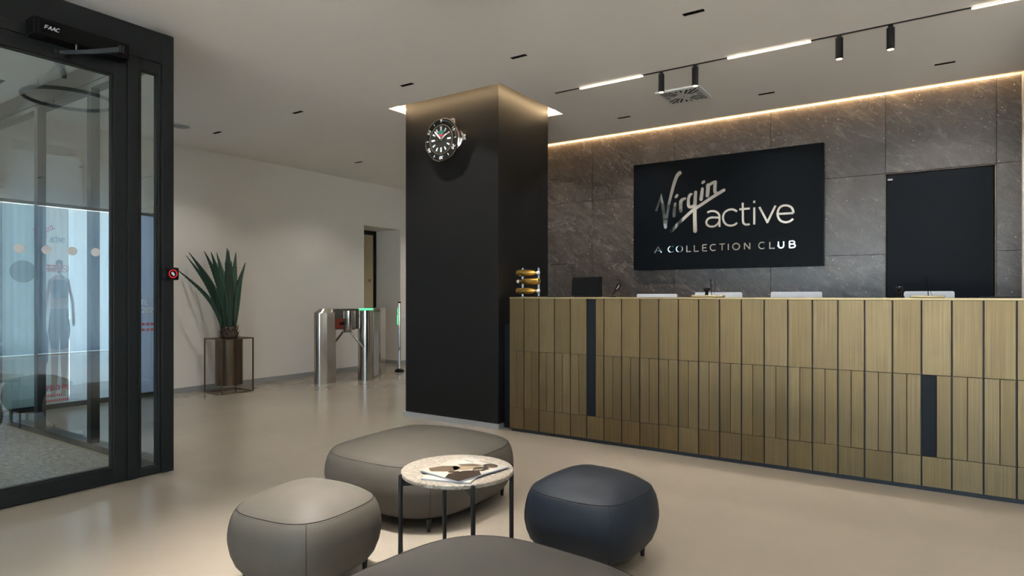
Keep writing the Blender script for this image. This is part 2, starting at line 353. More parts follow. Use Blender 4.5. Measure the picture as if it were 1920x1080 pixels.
# wall behind the desk: substrate and stone tiles
wb = struct('wall_back', MB().box(-4.245, -.352, YF + .02, YF + .3, 0, 3.16).box(-.352, .422, YF + .02, YF + .3, 2.246, 3.16).box(.422, XR, YF + .02, YF + .3, 0, 3.16).box(-.352, .422, YF + .12, YF + .3, 0, 2.246), 'grout')
xs = [-4.245, -3.255, -2.290, -1.322, -.355, .432, .62]; zs = [.0, .09, .812, 1.533, 2.254, 2.974, 3.15]
for i in range(6):
    for j in range(6):
        x0, x1, z0, z1 = xs[i] + .0012, xs[i + 1] - .0012, zs[j] + .0012, zs[j + 1] - .0012
        if i == 4 and z0 < 2.2: continue
        put('stone_tile', MB().box(-(x1 - x0) / 2, (x1 - x0) / 2, 0, .02, -(z1 - z0) / 2, (z1 - z0) / 2, .0012).mesh('stone_tile'), 'brown_stone', wb, ((x0 + x1) / 2, YF + random.uniform(0, .0008), (z0 + z1) / 2))
d1 = struct_empty('door_3', (.035, YF, 0))
me = MB().box(-.346, .414, 0, .04, .004, 2.236, .001).mesh(); o = put('door_leaf', me, 'door_black', d1, (0, YF + .006, 0)); o.rotation_euler = (R(-.25), 0, 0)
MB().box(-.338, -.300, YF - .004, YF + .003, 2.188, 2.202).build('label_plate', 'paper', d1)
struct('wall_right', MB().box(.60, .70, 5.30, YF + .02, 0, 3.16), 'white_paint')
struct('trim_4', MB().box(.594, .600, 6.44, YF, 1.0, H), 'white_paint')
struct('wall_side', wall_x(MB(), XR, XR + .3, YB - .3, YF + .3, 3.16, [(3.5, 6.45, .02, 2.9)]), 'wall_paint')
# wall behind the camera with tall windows
mb = MB(); xo = [(-6.28, -5.78), (-3.52, -2.84), (-2.50, -.45), (.3, 4.6)]; px = -8.07
for a, b in xo: mb.box(px, a, YB - .3, YB, 0, 3.16).box(a, b, YB - .3, YB, 2.62, 3.16); px = b
mb.box(px, XR + .3, YB - .3, YB, 0, 3.16); struct('wall_rear', mb, 'wall_paint')
def window_y(n, a, b, y, z1):
    e = struct_empty('window_%d' % n, ((a + b) / 2, y, 0)); f = .06
    MB().box(a, a + f, y - .05, y + .02, 0, z1).box(b - f, b, y - .05, y + .02, 0, z1).box(a + f, b - f, y - .05, y + .02, z1 - f, z1).box(a + f, b - f, y - .05, y + .02, 0, f + .04).build('window_frame', 'frame_metal', e)
    MB().box(a + f, b - f, y - .02, y - .012, f + .04, z1 - f).build('pane', 'window_glass', e)
for k, (a, b) in enumerate(xo): window_y(3 + k, a, b, YB - .12, 2.62)
e = struct_empty('window_9', (XR, 5.0, 0))                                  # daylit window with a sheer blind (mirrored in the lobby glass)
for y in (3.5, 4.94, 6.39): MB().box(XR + .08, XR + .14, y, y + .06, .02, 2.9).build('window_frame', 'frame_metal', e)
MB().box(XR + .10, XR + .106, 3.56, 6.39, .02, 2.9).build('pane', 'window_glass', e)
me = bpy.data.meshes.new('sheer_blind'); vs = []; fs = []
for k in range(121):
    y = 3.52 + 2.91 * k / 120; vs += [(XR + .045 + .012 * math.sin(k * 1.3), y, .03), (XR + .045 + .012 * math.sin(k * 1.3), y, 2.89)]
    if k: fs.append((2 * k - 2, 2 * k, 2 * k + 1, 2 * k - 1))
me.from_pydata(vs, [], fs); put('sheer_blind', me, 'film_sheer', e)
# shop window beside the lobby, covered with translucent vinyl
e = struct_empty('window_7', (XL, 3.0, 0)); SW0, SW1, SWT = 2.285, 3.86, 2.11
MB().box(-7.56, -7.50, SW0, SW0 + .03, 0, SWT).box(-7.56, -7.50, SW1 - .03, SW1, 0, SWT).box(-7.56, -7.50, SW0 + .03, SW1 - .03, SWT - .03, SWT).box(-7.56, -7.50, SW0 + .03, SW1 - .03, 0, .05).build('window_frame', 'frame_metal', e)
for a, b, m_ in ((SW0 + .03, 2.60, 'film_teal'), (2.60, 2.892, 'film_paper'), (2.892, 3.47, 'film_white'), (3.47, SW1 - .03, 'film_blue')):
    me = bpy.data.meshes.new('vinyl_sheet'); me.from_pydata([(-7.52, a, .05), (-7.52, b - .001, .05), (-7.52, b - .001, SWT - .03), (-7.52, a, SWT - .03)], [], [(0, 1, 2, 3)]); put('vinyl_sheet', me, m_, e)
MB().box(-7.535, -7.529, SW0 + .03, SW1 - .03, .05, SWT - .03).build('pane', 'window_glass', e)

# ------------------------------------------------------------ glass entrance lobby
XV = -4.21; D = .075
pf = struct_empty('trim_5', (XV, 1.3, 0))
MB().box(XV - D, XV, 2.153, 2.23, 0, 2.889, .0015).build('post', 'frame_metal', pf)
MB().box(XV - D, XV - .002, .45, 2.152, 2.689, 2.889, .0015).build('header', 'frame_metal', pf)
MB().box(XV - D, XV - .004, 1.944, 2.002, 0, 2.6885, .001).build('jamb', 'frame_metal', pf)
MB().box(XV - D, XV - .004, .86, .895, 0, 2.6885, .001).build('jamb', 'frame_metal', pf)
MB().box(XV - D, XV, .45, .53, 0, 2.6885, .001).build('post', 'frame_metal', pf)
MB().box(XV - D, XV - .004, .896, 1.943, 2.626, 2.6885, .001).build('transom', 'frame_metal', pf)
def framed_pane(e, x0, x1, y0, y1, z0, z1, fy, fb, ft, gl='door_glass', gx=None):
    """frame in a plane x = const: stiles fy wide, bottom fb, top ft, a pane and its gasket"""
    MB().box(x0, x1, y0, y0 + fy, z0, z1, .0012).build('stile', 'frame_metal', e); MB().box(x0, x1, y1 - fy, y1, z0, z1, .0012).build('stile', 'frame_metal', e)
    MB().box(x0, x1, y0 + fy, y1 - fy, z0, z0 + fb, .0012).build('bottom_rail', 'frame_metal', e); MB().box(x0, x1, y0 + fy, y1 - fy, z1 - ft, z1, .0012).build('top_rail', 'frame_metal', e)
    xm = (x0 + x1) / 2; g = .008; a, b, c, d_ = y0 + fy, y1 - fy, z0 + fb, z1 - ft
    MB().box(xm - .018, xm + .018, a, a + g, c, d_).box(xm - .018, xm + .018, b - g, b, c, d_).box(xm - .018, xm + .018, a + g, b - g, c, c + g).box(xm - .018, xm + .018, a + g, b - g, d_ - g, d_).build('gasket', 'gasket', e)
    return MB().box(xm - .003, xm + .003, a + g, b - g, c + g, d_ - g).build('pane', gl, e)
d1 = struct_empty('door_1', (XV, 1.42, 0))
pn = framed_pane(d1, XV - .065, XV - .006, .899, 1.940, .006, 2.622, .078, .094, .084)
me = MB().lathe([(.0255, 0), (.0255, .0012)], (0, 0, 0), 28, 'X').mesh()
for y in (1.004, 1.132, 1.260, 1.388, 1.517, 1.647, 1.772): put('marker_dot', me, 'dot_grey', pn, (XV - .032, y, 1.43))
s1 = struct_empty('window_1', (XV, 2.07, 0)); framed_pane(s1, XV - .06, XV - .008, 2.004, 2.151, .003, 2.6875, .018, .05, .07)
s1 = struct_empty('window_8', (XV, .7, 0)); framed_pane(s1, XV - .06, XV - .008, .531, .859, .003, 2.6875, .018, .05, .07)
# side glazing of the lobby, at right angles to the door
s2 = struct_empty('window_2', (-5.8, 2.2, 0)); YV = 2.17
MB().box(XL, XV - D, YV, YV + .10, 2.775, 2.915, .002).build('top_beam', 'frame_metal', s2)
MB().box(XL, XV - D, YV + .006, YV + .09, 2.735, 2.772, .001).build('top_rail', 'frame_metal', s2)
MB().box(XL, XV - D, YV, YV + .10, 0, .047, .002).build('bottom_rail', 'frame_metal', s2)
for x0, x1 in ((-7.40, -7.33), (-6.322, -6.25), (-5.338, -5.272), (XV - D - .065, XV - D)): MB().box(x0, x1, YV, YV + .062, .0475, 2.734, .0012).build('mullion', 'frame_metal', s2)
for x0, x1 in ((-7.33, -6.322), (-6.25, -5.338), (-5.272, XV - D - .065)): MB().box(x0, x1, YV + .03, YV + .036, .0475, 2.734).build('pane', 'side_glass', s2)
# street door
e = struct_empty('door_4', (-7.8, 1.26, 0))
MB().box(-7.80, -7.72, .50, .58, 0, 2.75).box(-7.80, -7.72, 1.94, 2.02, 0, 2.75).box(-7.80, -7.72, .58, 1.94, 2.65, 2.75).box(-7.80, -7.72, .58, 1.94, 0, .1).box(-7.80, -7.72, 1.23, 1.29, .1, 2.65).build('door_frame', 'frame_metal', e)
for a, b in ((.58, 1.23), (1.29, 1.94)):
    p_ = MB().box(-7.765, -7.757, a, b, .1, 2.65).build('pane', 'window_glass', e)
    me = bpy.data.meshes.new('dimming_film'); me.from_pydata([(-7.755, a, .1), (-7.755, b, .1), (-7.755, b, 2.65), (-7.755, a, 2.65)], [], [(0, 1, 2, 3)]); put('dimming_film', me, 'film_white', p_)  # unseen film added to dim and soften the daylight entering the lobby
struct('wall_lobby', MB().box(-8.07, XV, .33, .449, 0, 3.16), 'wall_paint')
tag(MB().box(-7.2, -4.34, .60, 2.12, 0, .008, .003).build('entrance_mat', 'mat_carpet'), 'grey flecked entrance mat on the lobby floor behind the glass door', 'mat')

# ------------------------------------------------------------ ceiling fittings
def downlight(x, y, label, watts, spread=112, lenses=True):
    t = thing('recessed_downlight', label, 'downlight', (x, y, H), 'recessed slot downlights in the ceiling')
    a, b = SLOT_L / 2 - .001, SLOT_W / 2 - .001
    mb = MB(); mb.box(x - a, x + a, y - b, y - b + .003, H - .002, H + .05).box(x - a, x + a, y + b - .003, y + b, H - .002, H + .05).box(x - a, x - a + .003, y - b + .003, y + b - .003, H - .002, H + .05).box(x + a - .003, x + a, y - b + .003, y + b - .003, H - .002, H + .05).box(x - a, x + a, y - b, y + b, H + .05, H + .054)
    mb.build('housing', 'black_plastic', t)
    for k in range(3 if lenses else 0):
        cx = x + (k - 1) * .042
        r = MB().lathe([(.0115, H + .012), (.0145, H + .004), (.0150, H + .004), (.0125, H + .030)], (cx, y, 0), 14, 'Z', True).build('reflector', 'black_steel', t, 40)
    area('downlight_lamp', (x, y, H - .003), .11, .026, watts, WARM2, t, spread)
names = ['near the glass lobby, closest to the round ceiling grille', 'between the lobby and the clock column, in the front row', 'in front of the clock column', 'in the front row, just right of the clock column', 'nearest the camera, above the light track',
         'on the ceiling above the turnstile', 'half hidden behind the black clock column', 'in the rear row, left of the square air diffuser', 'in the rear row above the club sign', 'in the rear row above the dark door at right']
for (x, y), nm in zip(slots, names): downlight(x, y, 'black recessed slot downlight ' + nm, DOWN_W * (.55 if x < -6 else 1))
for k, (x, y) in enumerate(hidden_slots):
    downlight(x, y, 'unseen black recessed slot downlight in the part of the ceiling outside the picture', POOL_W if k == 0 else DOWN_W, 50 if k == 0 else 112, False)
# light track
YT = 4.838
t = thing('track_light', 'slim black light track with glowing bars running along the ceiling', 'track light', (-1, YT, H))
MB().box(-2.78, 1.6, YT - .010, YT + .010, H - .004, H, .0008).build('rail', 'black_steel', t)
for x0, x1 in ((-2.533, -1.963), (-1.286, -.715), (.199, .77)): MB().box(x0, x1, YT - .0105, YT + .0105, H - .010, H - .0041, .001).build('light_bar', 'bar_warm', t)
lab = ['leftmost of the four black cylinder spotlights on the ceiling track', 'second from left black cylinder spotlight on the ceiling track', 'third from left black cylinder spotlight on the ceiling track', 'rightmost black cylinder spotlight hanging on the ceiling track']
for (x, dx), l_ in zip(((-1.806, .0), (-1.533, .012), (-.537, .004), (-.234, .006)), lab):
    s = thing('spotlight', l_, 'spotlight', (x, YT, H - .004), 'cylinder spotlights on the track')
    MB().box(x - .014, x + .014, YT - .009, YT + .009, H - .024, H - .004, .001).build('track_adapter', 'black_steel', s)
    MB().lathe([(.020, 0), (.0245, -.003), (.0245, -.142), (.022, -.145), (.020, -.138)], (x, YT, H - .024), 24).build('barrel', 'black_steel', s, 35)
    MB().lathe([(.0195, 0), (.0195, -.002)], (x, YT, H - .166), 20).build('lens', 'lamp_warm', s)
    area('spotlight_lamp', (x, YT, H - .173), .036, .036, SPOT_W, WARM2, s, 70, shape='DISK')
# square swirl diffuser
dx, dy = -1.845, 5.50; t = thing('air_diffuser', 'square white swirl air diffuser with dark slots in the ceiling', 'air vent', (dx, dy, H)); h = .195
MB().box(dx - h, dx + h, dy - h, dy + h, H - .016, H, .004).build('frame', 'white_plastic', t)
MB().box(dx - h + .014, dx + h - .014, dy - h + .014, dy + h - .014, H - .0185, H - .0161, .001).build('face_plate', 'white_plastic', t)
def slot_(a, r0, r1, wd):
    c, s_ = math.cos(a), math.sin(a); P = lambda r, q: (dx + c * r - s_ * q, dy + s_ * r + c * q)
    mb = MB(); mb.prism([P(r0, -wd), P(r1, -wd), P(r1, wd), P(r0, wd)], lambda u, v, hh: (u, v, H - .0186 - hh), .0008); mb.build('slot', 'gasket', t)
for k in range(4):
    b = k * math.pi / 2
    slot_(b + R(8), .115, .165, .008); slot_(b + R(27), .075, .180, .008); slot_(b + R(45), .075, .225, .009); slot_(b + R(63), .075, .180, .008); slot_(b + R(82), .125, .165, .006); slot_(b + R(36), .150, .205, .005); slot_(b + R(55), .150, .205, .005)
MB().lathe([(.004, 0), (.004, -.003)], (dx, dy, H - .0185), 8).build('screw', 'steel', t)
# round grille by the lobby
t = thing('ceiling_speaker', 'round white ceiling grille beside the top of the glass lobby', 'speaker', (-6.59, 3.56, H))
MB().lathe([(.11, 0), (.11, -.010), (.095, -.014), (.092, -.010)], (-6.59, 3.56, H), 40).build('rim', 'white_plastic', t, 40)
MB().lathe([(.092, -.0101), (.07, -.020), (.03, -.026)], (-6.59, 3.56, H), 40).build('grille', 'grey_grille', t, 40)
# ring pendant above the seating (seen mirrored in the lobby glass)
t = thing('ring_pendant', 'dark ring shaped ceiling lamp mirrored in the glass of the lobby door', 'pendant lamp', (-2.15, 2.44, 2.9))
ring = [(-2.15 + .34 * math.cos(2 * math.pi * k / 48), 2.44 + .34 * math.sin(2 * math.pi * k / 48), 2.895) for k in range(48)]
MB().tube(ring, .016, 10, True).build('ring', 'black_steel', t, 60)
for k in (0, 16, 32): MB().cyl((ring[k][0], ring[k][1], 2.90), (ring[k][0], ring[k][1], H), .002, 6).build('suspension_wire', 'black_steel', t)

# ------------------------------------------------------------ reception desk
YD = 4.495; PW = .149; X0 = -3.039; NP = 26; XE = X0 + NP * PW
t = thing('reception_desk', 'long brass clad reception desk beside the black column', 'reception desk', ((X0 + XE) / 2, 4.8, 0))
MB().box(X0 + .004, XE, YD + .014, YD + .05, .026, 1.138).build('front_backing', 'joint_blue', t)
MB().box(X0 + .02, XE, YD + .012, YD + .04, 0, .0255).build('plinth', 'joint_blue', t)
MB().box(X0, XE, YD - .001, 4.86, 1.1385, 1.152, .001).build('counter_top', 'counter_bronze', t)
MB().box(X0 + .004, X0 + .03, YD + .051, 4.86, 0, 1.138).build('end_panel', 'dark_inlay', t)
MB().box(XE - .03, XE, YD + .051, 4.86, 0, 1.138).build('end_panel', 'dark_inlay', t)
MB().box(X0 + .031, XE - .031, 4.84, 4.86, .76, 1.138).build('counter_support', 'dark_inlay', t)
G = .0035
def panel_mesh(w_, h_): return MB().box(-w_ / 2, w_ / 2, 0, .0135, -h_ / 2, h_ / 2, .0014).mesh('panel')
rows = {'u': (.6935, 1.1380), 'm': (.2075, .6915), 'b': (.0265, .2055)}
ms = {}
for k, (a, b) in rows.items():
    for half in (0, 1): ms[k, half] = panel_mesh(PW - 2 * G if not half else PW / 2 - G - .0017, b - a)
dark_u = panel_mesh(.072, 1.1380 - .2075); dark_m = panel_mesh(PW / 2 - .002, .484)
def panel(me, x, k, m_='brushed_brass', zc=None, y=0):
    a, b = rows[k]; return put('panel', me, m_, t, (x, YD + random.uniform(-.0006, .0006) + y, (a + b) / 2 if zc is None else zc))
up_half = panel_mesh(PW - .072 - 2 * G - .001, 1.1380 - .6935); 
for i in range(NP):
    xa = X0 + i * PW; xc = xa + PW / 2
    if i == 5:
        o = panel(dark_u, xa + .002 + .037, 'u', 'dark_inlay', (1.1380 + .2075) / 2, .004); o['label'] = 'tall matte black strip panel'
        wd = PW - .078 - G; panel(panel_mesh(wd, .4445), xa + .078 + wd / 2, 'u'); panel(panel_mesh(wd, .484), xa + .078 + wd / 2, 'm')
    else:
        panel(ms['u', 0], xc, 'u')
        for s_ in (0, 1):
            x = xa + PW * (.25 + .5 * s_) + (.0009 if s_ == 0 else -.0009) + (G / 2 - .0012) * (1 if s_ == 0 else -1)
            if i == 20 and s_ == 0: o = panel(dark_m, x, 'm', 'dark_inlay', None, .004); o['label'] = 'short matte black strip panel'
            else: panel(ms['m', 1], x, 'm')
    panel(ms['b', 0], xc, 'b')
tag(MB().box(-3.149, X0 + .003, YD + .09, 4.86, 0, .912).build('filler_panel', 'dark_inlay'), 'narrow black infill panel between the column and the brass desk', 'panel')

wk = thing('staff_worktop', 'low dark staff worktop behind the brass counter carrying the white monitors', 'worktop', (-1.1, 5.1, 0))
MB().box(X0 + .031, XE - .031, 4.862, 5.28, .70, .74).build('top', 'dark_inlay', wk)
for x in (X0 + .05, -1.1, XE - .08): MB().box(x, x + .03, 4.87, 5.26, 0, .70).build('support', 'dark_inlay', wk)
# things on the counter
ZC = 1.152
t = thing('bottle_stand', 'clear acrylic bottle stand on the left end of the counter', 'stand', (-2.98, 4.75, ZC))
for x in (-3.067, -2.899):
    MB().box(x - .006, x + .006, 4.742, 4.758, ZC + .003, ZC + .262, .002).build('upright', 'clear_acrylic', t)
    MB().box(x - .010, x + .010, 4.70, 4.80, ZC, ZC + .0028).build('foot', 'clear_acrylic', t)
    for z in (1.206, 1.291, 1.365): MB().box(x - .004, x + .004, 4.70, 4.7415, z - .034, z - .0295).build('peg', 'clear_acrylic', t)
def bottle(z, flip, label):
    b = thing('drink_bottle', label, 'bottle', (-2.985, 4.712, z - .029), 'gold bottles on the acrylic stand')
    s_ = -1 if flip else 1; x0 = -2.985 - s_ * .115
    pr = [(.024, 0), (.028, .004), (.0285, .10), (.028, .135), (.024, .16), (.016, .185), (.0125, .195), (.0125, .203)]
    MB().lathe([(r, s_ * l) for r, l in pr], (x0, 4.712, z), 24, 'X').build('body', 'gold_bottle', b, 40)
    MB().lathe([(.009, s_ * .2035), (.009, s_ * .212), (.016, s_ * .2125), (.017, s_ * .222), (.012, s_ * .232)], (x0, 4.712, z), 20, 'X').build('cap', 'white_plastic', b, 40)
bottle(1.365, False, 'top gold bottle on the acrylic stand, cap to the right'); bottle(1.291, True, 'middle gold bottle on the acrylic stand, cap to the left'); bottle(1.206, False, 'lowest gold bottle on the acrylic stand, cap to the right')
t = thing('payment_terminal', 'black box shaped screen seen from behind on the counter', 'screen', (-2.43, 4.75, ZC))
MB().prism([(-2.566, ZC + .012), (-2.292, ZC + .012), (-2.302, 1.322), (-2.568, 1.318)], lambda u, v, h_: (u, 4.74 + h_ + (v - ZC) * .12, v), .03).build('screen_shell', 'black_plastic', t)
MB().box(-2.53, -2.33, 4.71, 4.84, ZC, ZC + .0115, .003).build('foot', 'black_plastic', t)
t = thing('desk_microphone', 'black slanted gooseneck with an oval loop head beside the black screen', 'microphone', (-2.19, 4.75, ZC))
MB().lathe([(.03, 0), (.03, .006), (.012, .010)], (-2.19, 4.75, ZC), 20).build('base', 'black_plastic', t)
MB().tube([(-2.19, 4.75, ZC + .01), (-2.18, 4.75, ZC + .03), (-2.157, 4.75, ZC + .06)], .0045, 8).build('stem', 'black_plastic', t, 60)
el = []
for k in range(20):
    a = 2 * math.pi * k / 20; u, v = .030 * math.cos(a), .013 * math.sin(a); el.append((-2.140 + u * .55 - v * .83, 4.75, ZC + .083 + u * .83 + v * .55))
MB().tube(el, .0055, 8, True).build('loop_head', 'black_plastic', t, 60)
MB().cyl((-2.155, 4.752, ZC + .060), (-2.128, 4.752, ZC + .10), .005, 8).build('capsule', 'grey_grille', t)
def monitor(x0, x1, y, zt, label):
    m_ = thing('computer_monitor', label, 'monitor', ((x0 + x1) / 2, y, .74), 'white monitors behind the counter'); xc = (x0 + x1) / 2
    poly = []
    r = .012
    for cx, cz, a0 in ((x1 - r, zt - r, 0), (x0 + r, zt - r, 90), (x0 + r, zt - .36 + r, 180), (x1 - r, zt - .36 + r, 270)):
        for k in range(5): a = R(a0 + k * 22.5); poly.append((cx + r * math.cos(a), cz + r * math.sin(a)))
    MB().prism(poly, lambda u, v, h_: (u, y + h_, v), .022).build('back_shell', 'monitor_white', m_)
    MB().box(x0 + .01, x1 - .01, y + .0221, y + .024, zt - .35, zt - .012).build('screen', 'black_plastic', m_)
    MB().box(xc - .03, xc + .03, y - .022, y - .0005, .748, zt - .15, .003).build('stand_neck', 'monitor_white', m_); MB().box(xc - .09, xc + .09, y - .09, y + .07, .74, .7475, .003).build('stand_foot', 'monitor_white', m_)
monitor(-2.081, -1.735, 5.0, 1.1785, 'white monitor back, leftmost behind the counter and lowest'); monitor(-1.586, -1.223, 5.0, 1.191, 'white monitor back behind the counter, under the club sign with a black scanner in front')
monitor(-1.014, -.666, 5.0, 1.1935, 'white monitor back behind the counter, third from left with nothing in front'); monitor(-.165, .115, 5.0, 1.1945, 'white monitor back behind the counter in front of the dark door')
def scanner(x, label):
    s = thing('barcode_scanner', label, 'scanner', (x, 4.75, ZC), 'scanners on the counter')
    MB().lathe([(.030, 0), (.030, .008), (.014, .014)], (x, 4.75, ZC), 20).build('base', 'black_plastic', s)
    MB().lathe([(.013, .0141), (.012, .04), (.016, .048)], (x, 4.75, ZC), 16).build('neck', 'black_plastic', s, 40)
    MB().box(x - .022, x + .022, 4.735, 4.775, ZC + .0485, ZC + .072, .008, 3).build('head', 'black_plastic', s, 50)
scanner(-1.418, 'black scanner on a round neck in front of the second white monitor'); scanner(-.182, 'black scanner on a round neck in front of the dark door')
def wire_stand(x, lean, label):
    s = thing('cable_holder', label, 'cable holder', (x, 4.72, ZC), 'thin cable holders on the counter')
    MB().lathe([(.022, 0), (.022, .005), (.006, .008)], (x, 4.72, ZC), 16).build('base', 'black_plastic', s)
    MB().tube([(x, 4.72, ZC + .006), (x - .003, 4.72, ZC + .07), (x - .008 + lean, 4.72, ZC + .135)], .0028, 6).build('rod', 'black_plastic', s, 60)
    MB().tube([(x - .008 + lean, 4.72, ZC + .134), (x + .006, 4.722, ZC + .140), (x + .022, 4.725, ZC + .118), (x + .022, 4.73, ZC + .08), (x + .012, 4.735, ZC + .03), (x + .03, 4.74, ZC + .008), (x + .09, 4.76, ZC + .006)], .0013, 5).build('cable', 'black_plastic', s, 60)
wire_stand(-1.372, 0, 'thin black rod with a looping cable left under the club sign'); wire_stand(-.026, -.004, 'thin black rod with a looping cable in front of the dark door')
tag(MB().box(-1.50, -1.27, 4.64, 4.70, ZC, ZC + .016, .003).build('card_tray', 'counter_bronze'), 'low dark bronze tray before the second monitor on the counter', 'tray')
tag(MB().box(-.12, .06, 4.62, 4.68, ZC, ZC + .014, .003).build('card_tray', 'counter_bronze'), 'low dark bronze tray on the counter before the dark door', 'tray')
tag(MB().box(.235, .42, 4.62, 4.82, ZC, ZC + .008, .002).build('desk_folder', 'dark_inlay'), 'flat dark folder lying at the right end of the counter', 'folder')
tag(MB().box(-2.84, -2.62, 4.64, 4.82, ZC, ZC + .007, .002).build('desk_folder', 'dark_inlay'), 'flat dark folder between the gold bottles and the black screen', 'folder')

# ------------------------------------------------------------ club sign
SX, SZ, SY = -2.726, 1.44, 6.46
sg = thing('wall_sign', 'large black wall sign with mirror lettering above the desk', 'sign', (SX + .94, SY + .06, SZ))
MB().box(SX, SX + 1.880, SY, YF - .001, SZ, SZ + 1.148, .0015).build('sign_panel', 'sign_black', sg)
F = lambda u, v, h_: (SX + u, SY - h_, SZ + v)
script = {
 'V': [([(0.262, 0.636), (0.314, 0.776), (0.336, 0.669), (0.363, 0.451)], [.0268, .031, .0338, .0352]), ([(0.363, 0.451), (0.392, 0.651), (0.42, 0.769), (0.456, 0.899), (0.488, 0.98), (0.517, 1.008)], [.0254, .0282, .031, .0366, .0394, .0437])],
 'i': [([(0.469, 0.691), (0.46, 0.625), (0.456, 0.562)], [.0254, .0324, .0338]), ([(0.476, 0.76), (0.489, 0.775)], [.0282, .031])],
 'r': [([(0.528, 0.606), (0.526, 0.669), (0.531, 0.71), (0.549, 0.729), (0.574, 0.736)], [.0338, .0366, .0366, .0324, .0254])],
 'g': [([(0.642, 0.775), (0.626, 0.768), (0.611, 0.731), (0.61, 0.69), (0.611, 0.662), (0.626, 0.643), (0.661, 0.651), (0.682, 0.684)], [.0239, .031, .031, .0324, .0338, .031, .0282, .0254]), ([(0.686, 0.792), (0.681, 0.725), (0.677, 0.629), (0.677, 0.519), (0.681, 0.391)], [.0324, .0352, .038, .038, .0408])],
 '_': [([(0.433, 0.408), (0.506, 0.481), (0.563, 0.53), (0.661, 0.611), (0.744, 0.658), (0.84, 0.715), (0.914, 0.756), (0.972, 0.786)], [.0352, .0352, .0324, .0324, .0324, .0324, .0338, .0324])],
 'j': [([(0.755, 0.822), (0.75, 0.774), (0.742, 0.714)], [.0268, .0338, .0352]), ([(0.757, 0.882), (0.77, 0.891)], [.0282, .031])],
 'n': [([(0.814, 0.85), (0.811, 0.796), (0.806, 0.745)], [.0408, .038, .0352]), ([(0.814, 0.843), (0.833, 0.858), (0.86, 0.871), (0.885, 0.877)], [.0352, .0282, .031, .0338]), ([(0.887, 0.876), (0.883, 0.823), (0.885, 0.775), (0.907, 0.76)], [.0338, .0338, .0338, .031])]}
def smooth_pts(p, w_=None, n=4):
    if len(p) < 3: return (p, w_)
    out, ow = [], []
    for i in range(len(p) - 1):
        a, b, c, d_ = p[max(i - 1, 0)], p[i], p[i + 1], p[min(i + 2, len(p) - 1)]
        for k in range(n):
            s_ = k / n; q = []
            for j in range(2): q.append(.5 * (2 * b[j] + (c[j] - a[j]) * s_ + (2 * a[j] - 5 * b[j] + 4 * c[j] - d_[j]) * s_ ** 2 + (3 * b[j] - a[j] - 3 * c[j] + d_[j]) * s_ ** 3))
            out.append(tuple(q)); ow.append(w_[i] * (1 - s_) + w_[i + 1] * s_ if isinstance(w_, list) else w_)
    out.append(p[-1]); ow.append(w_[-1] if isinstance(w_, list) else w_); return out, ow
for k, st in script.items():
    mb = MB()
    for q, (p, w_) in enumerate(st):
        if k == 'V' and q == 0: mb.ribbon(p, w_, F, .0052, 1)
        else: a_, b_ = smooth_pts(p, w_); mb.ribbon(a_, b_, F, .005 + .0001 * q, 1)
    mb.build('letter', 'mirror_steel', sg)
active = {'a': [[(0.806, 0.57), (0.823, 0.581), (0.85, 0.584), (0.883, 0.579), (0.91, 0.562), (0.926, 0.536), (0.928, 0.498), (0.929, 0.418)], [(0.928, 0.513), (0.883, 0.517), (0.845, 0.519), (0.814, 0.508), (0.798, 0.484), (0.799, 0.456), (0.817, 0.436), (0.847, 0.426), (0.883, 0.43), (0.91, 0.449), (0.928, 0.476)]],
 'c': [[(1.1, 0.561), (1.076, 0.579), (1.045, 0.587), (1.007, 0.58), (0.975, 0.555), (0.963, 0.512), (0.973, 0.467), (0.999, 0.436), (1.039, 0.424), (1.076, 0.431), (1.102, 0.449)]],
 't': [[(1.155, 0.644), (1.157, 0.536), (1.158, 0.466), (1.165, 0.439), (1.186, 0.426), (1.21, 0.426), (1.222, 0.431)], [(1.123, 0.581), (1.224, 0.582)]],
 'i': [[(1.265, 0.59), (1.265, 0.421)], [(1.265, 0.656), (1.265, 0.632)]], 'v': [[(1.313, 0.59), (1.39, 0.430)], [(1.384, 0.430), (1.461, 0.592)]],
 'e': [[(1.481, 0.509), (1.62, 0.508)], [(1.62, 0.508), (1.619, 0.529), (1.607, 0.558), (1.583, 0.578), (1.549, 0.587), (1.515, 0.581), (1.491, 0.557), (1.48, 0.513), (1.488, 0.473), (1.508, 0.443), (1.545, 0.426), (1.581, 0.429), (1.605, 0.442), (1.618, 0.455)]]}
for k, st in active.items():
    mb = MB()
    for q, p in enumerate(st):
        a_, b_ = smooth_pts(p, .0205, 3); mb.ribbon(a_, b_ if isinstance(b_, list) else .0205, F, .005 + .0001 * q)
    mb.build('letter', 'mirror_steel', sg)
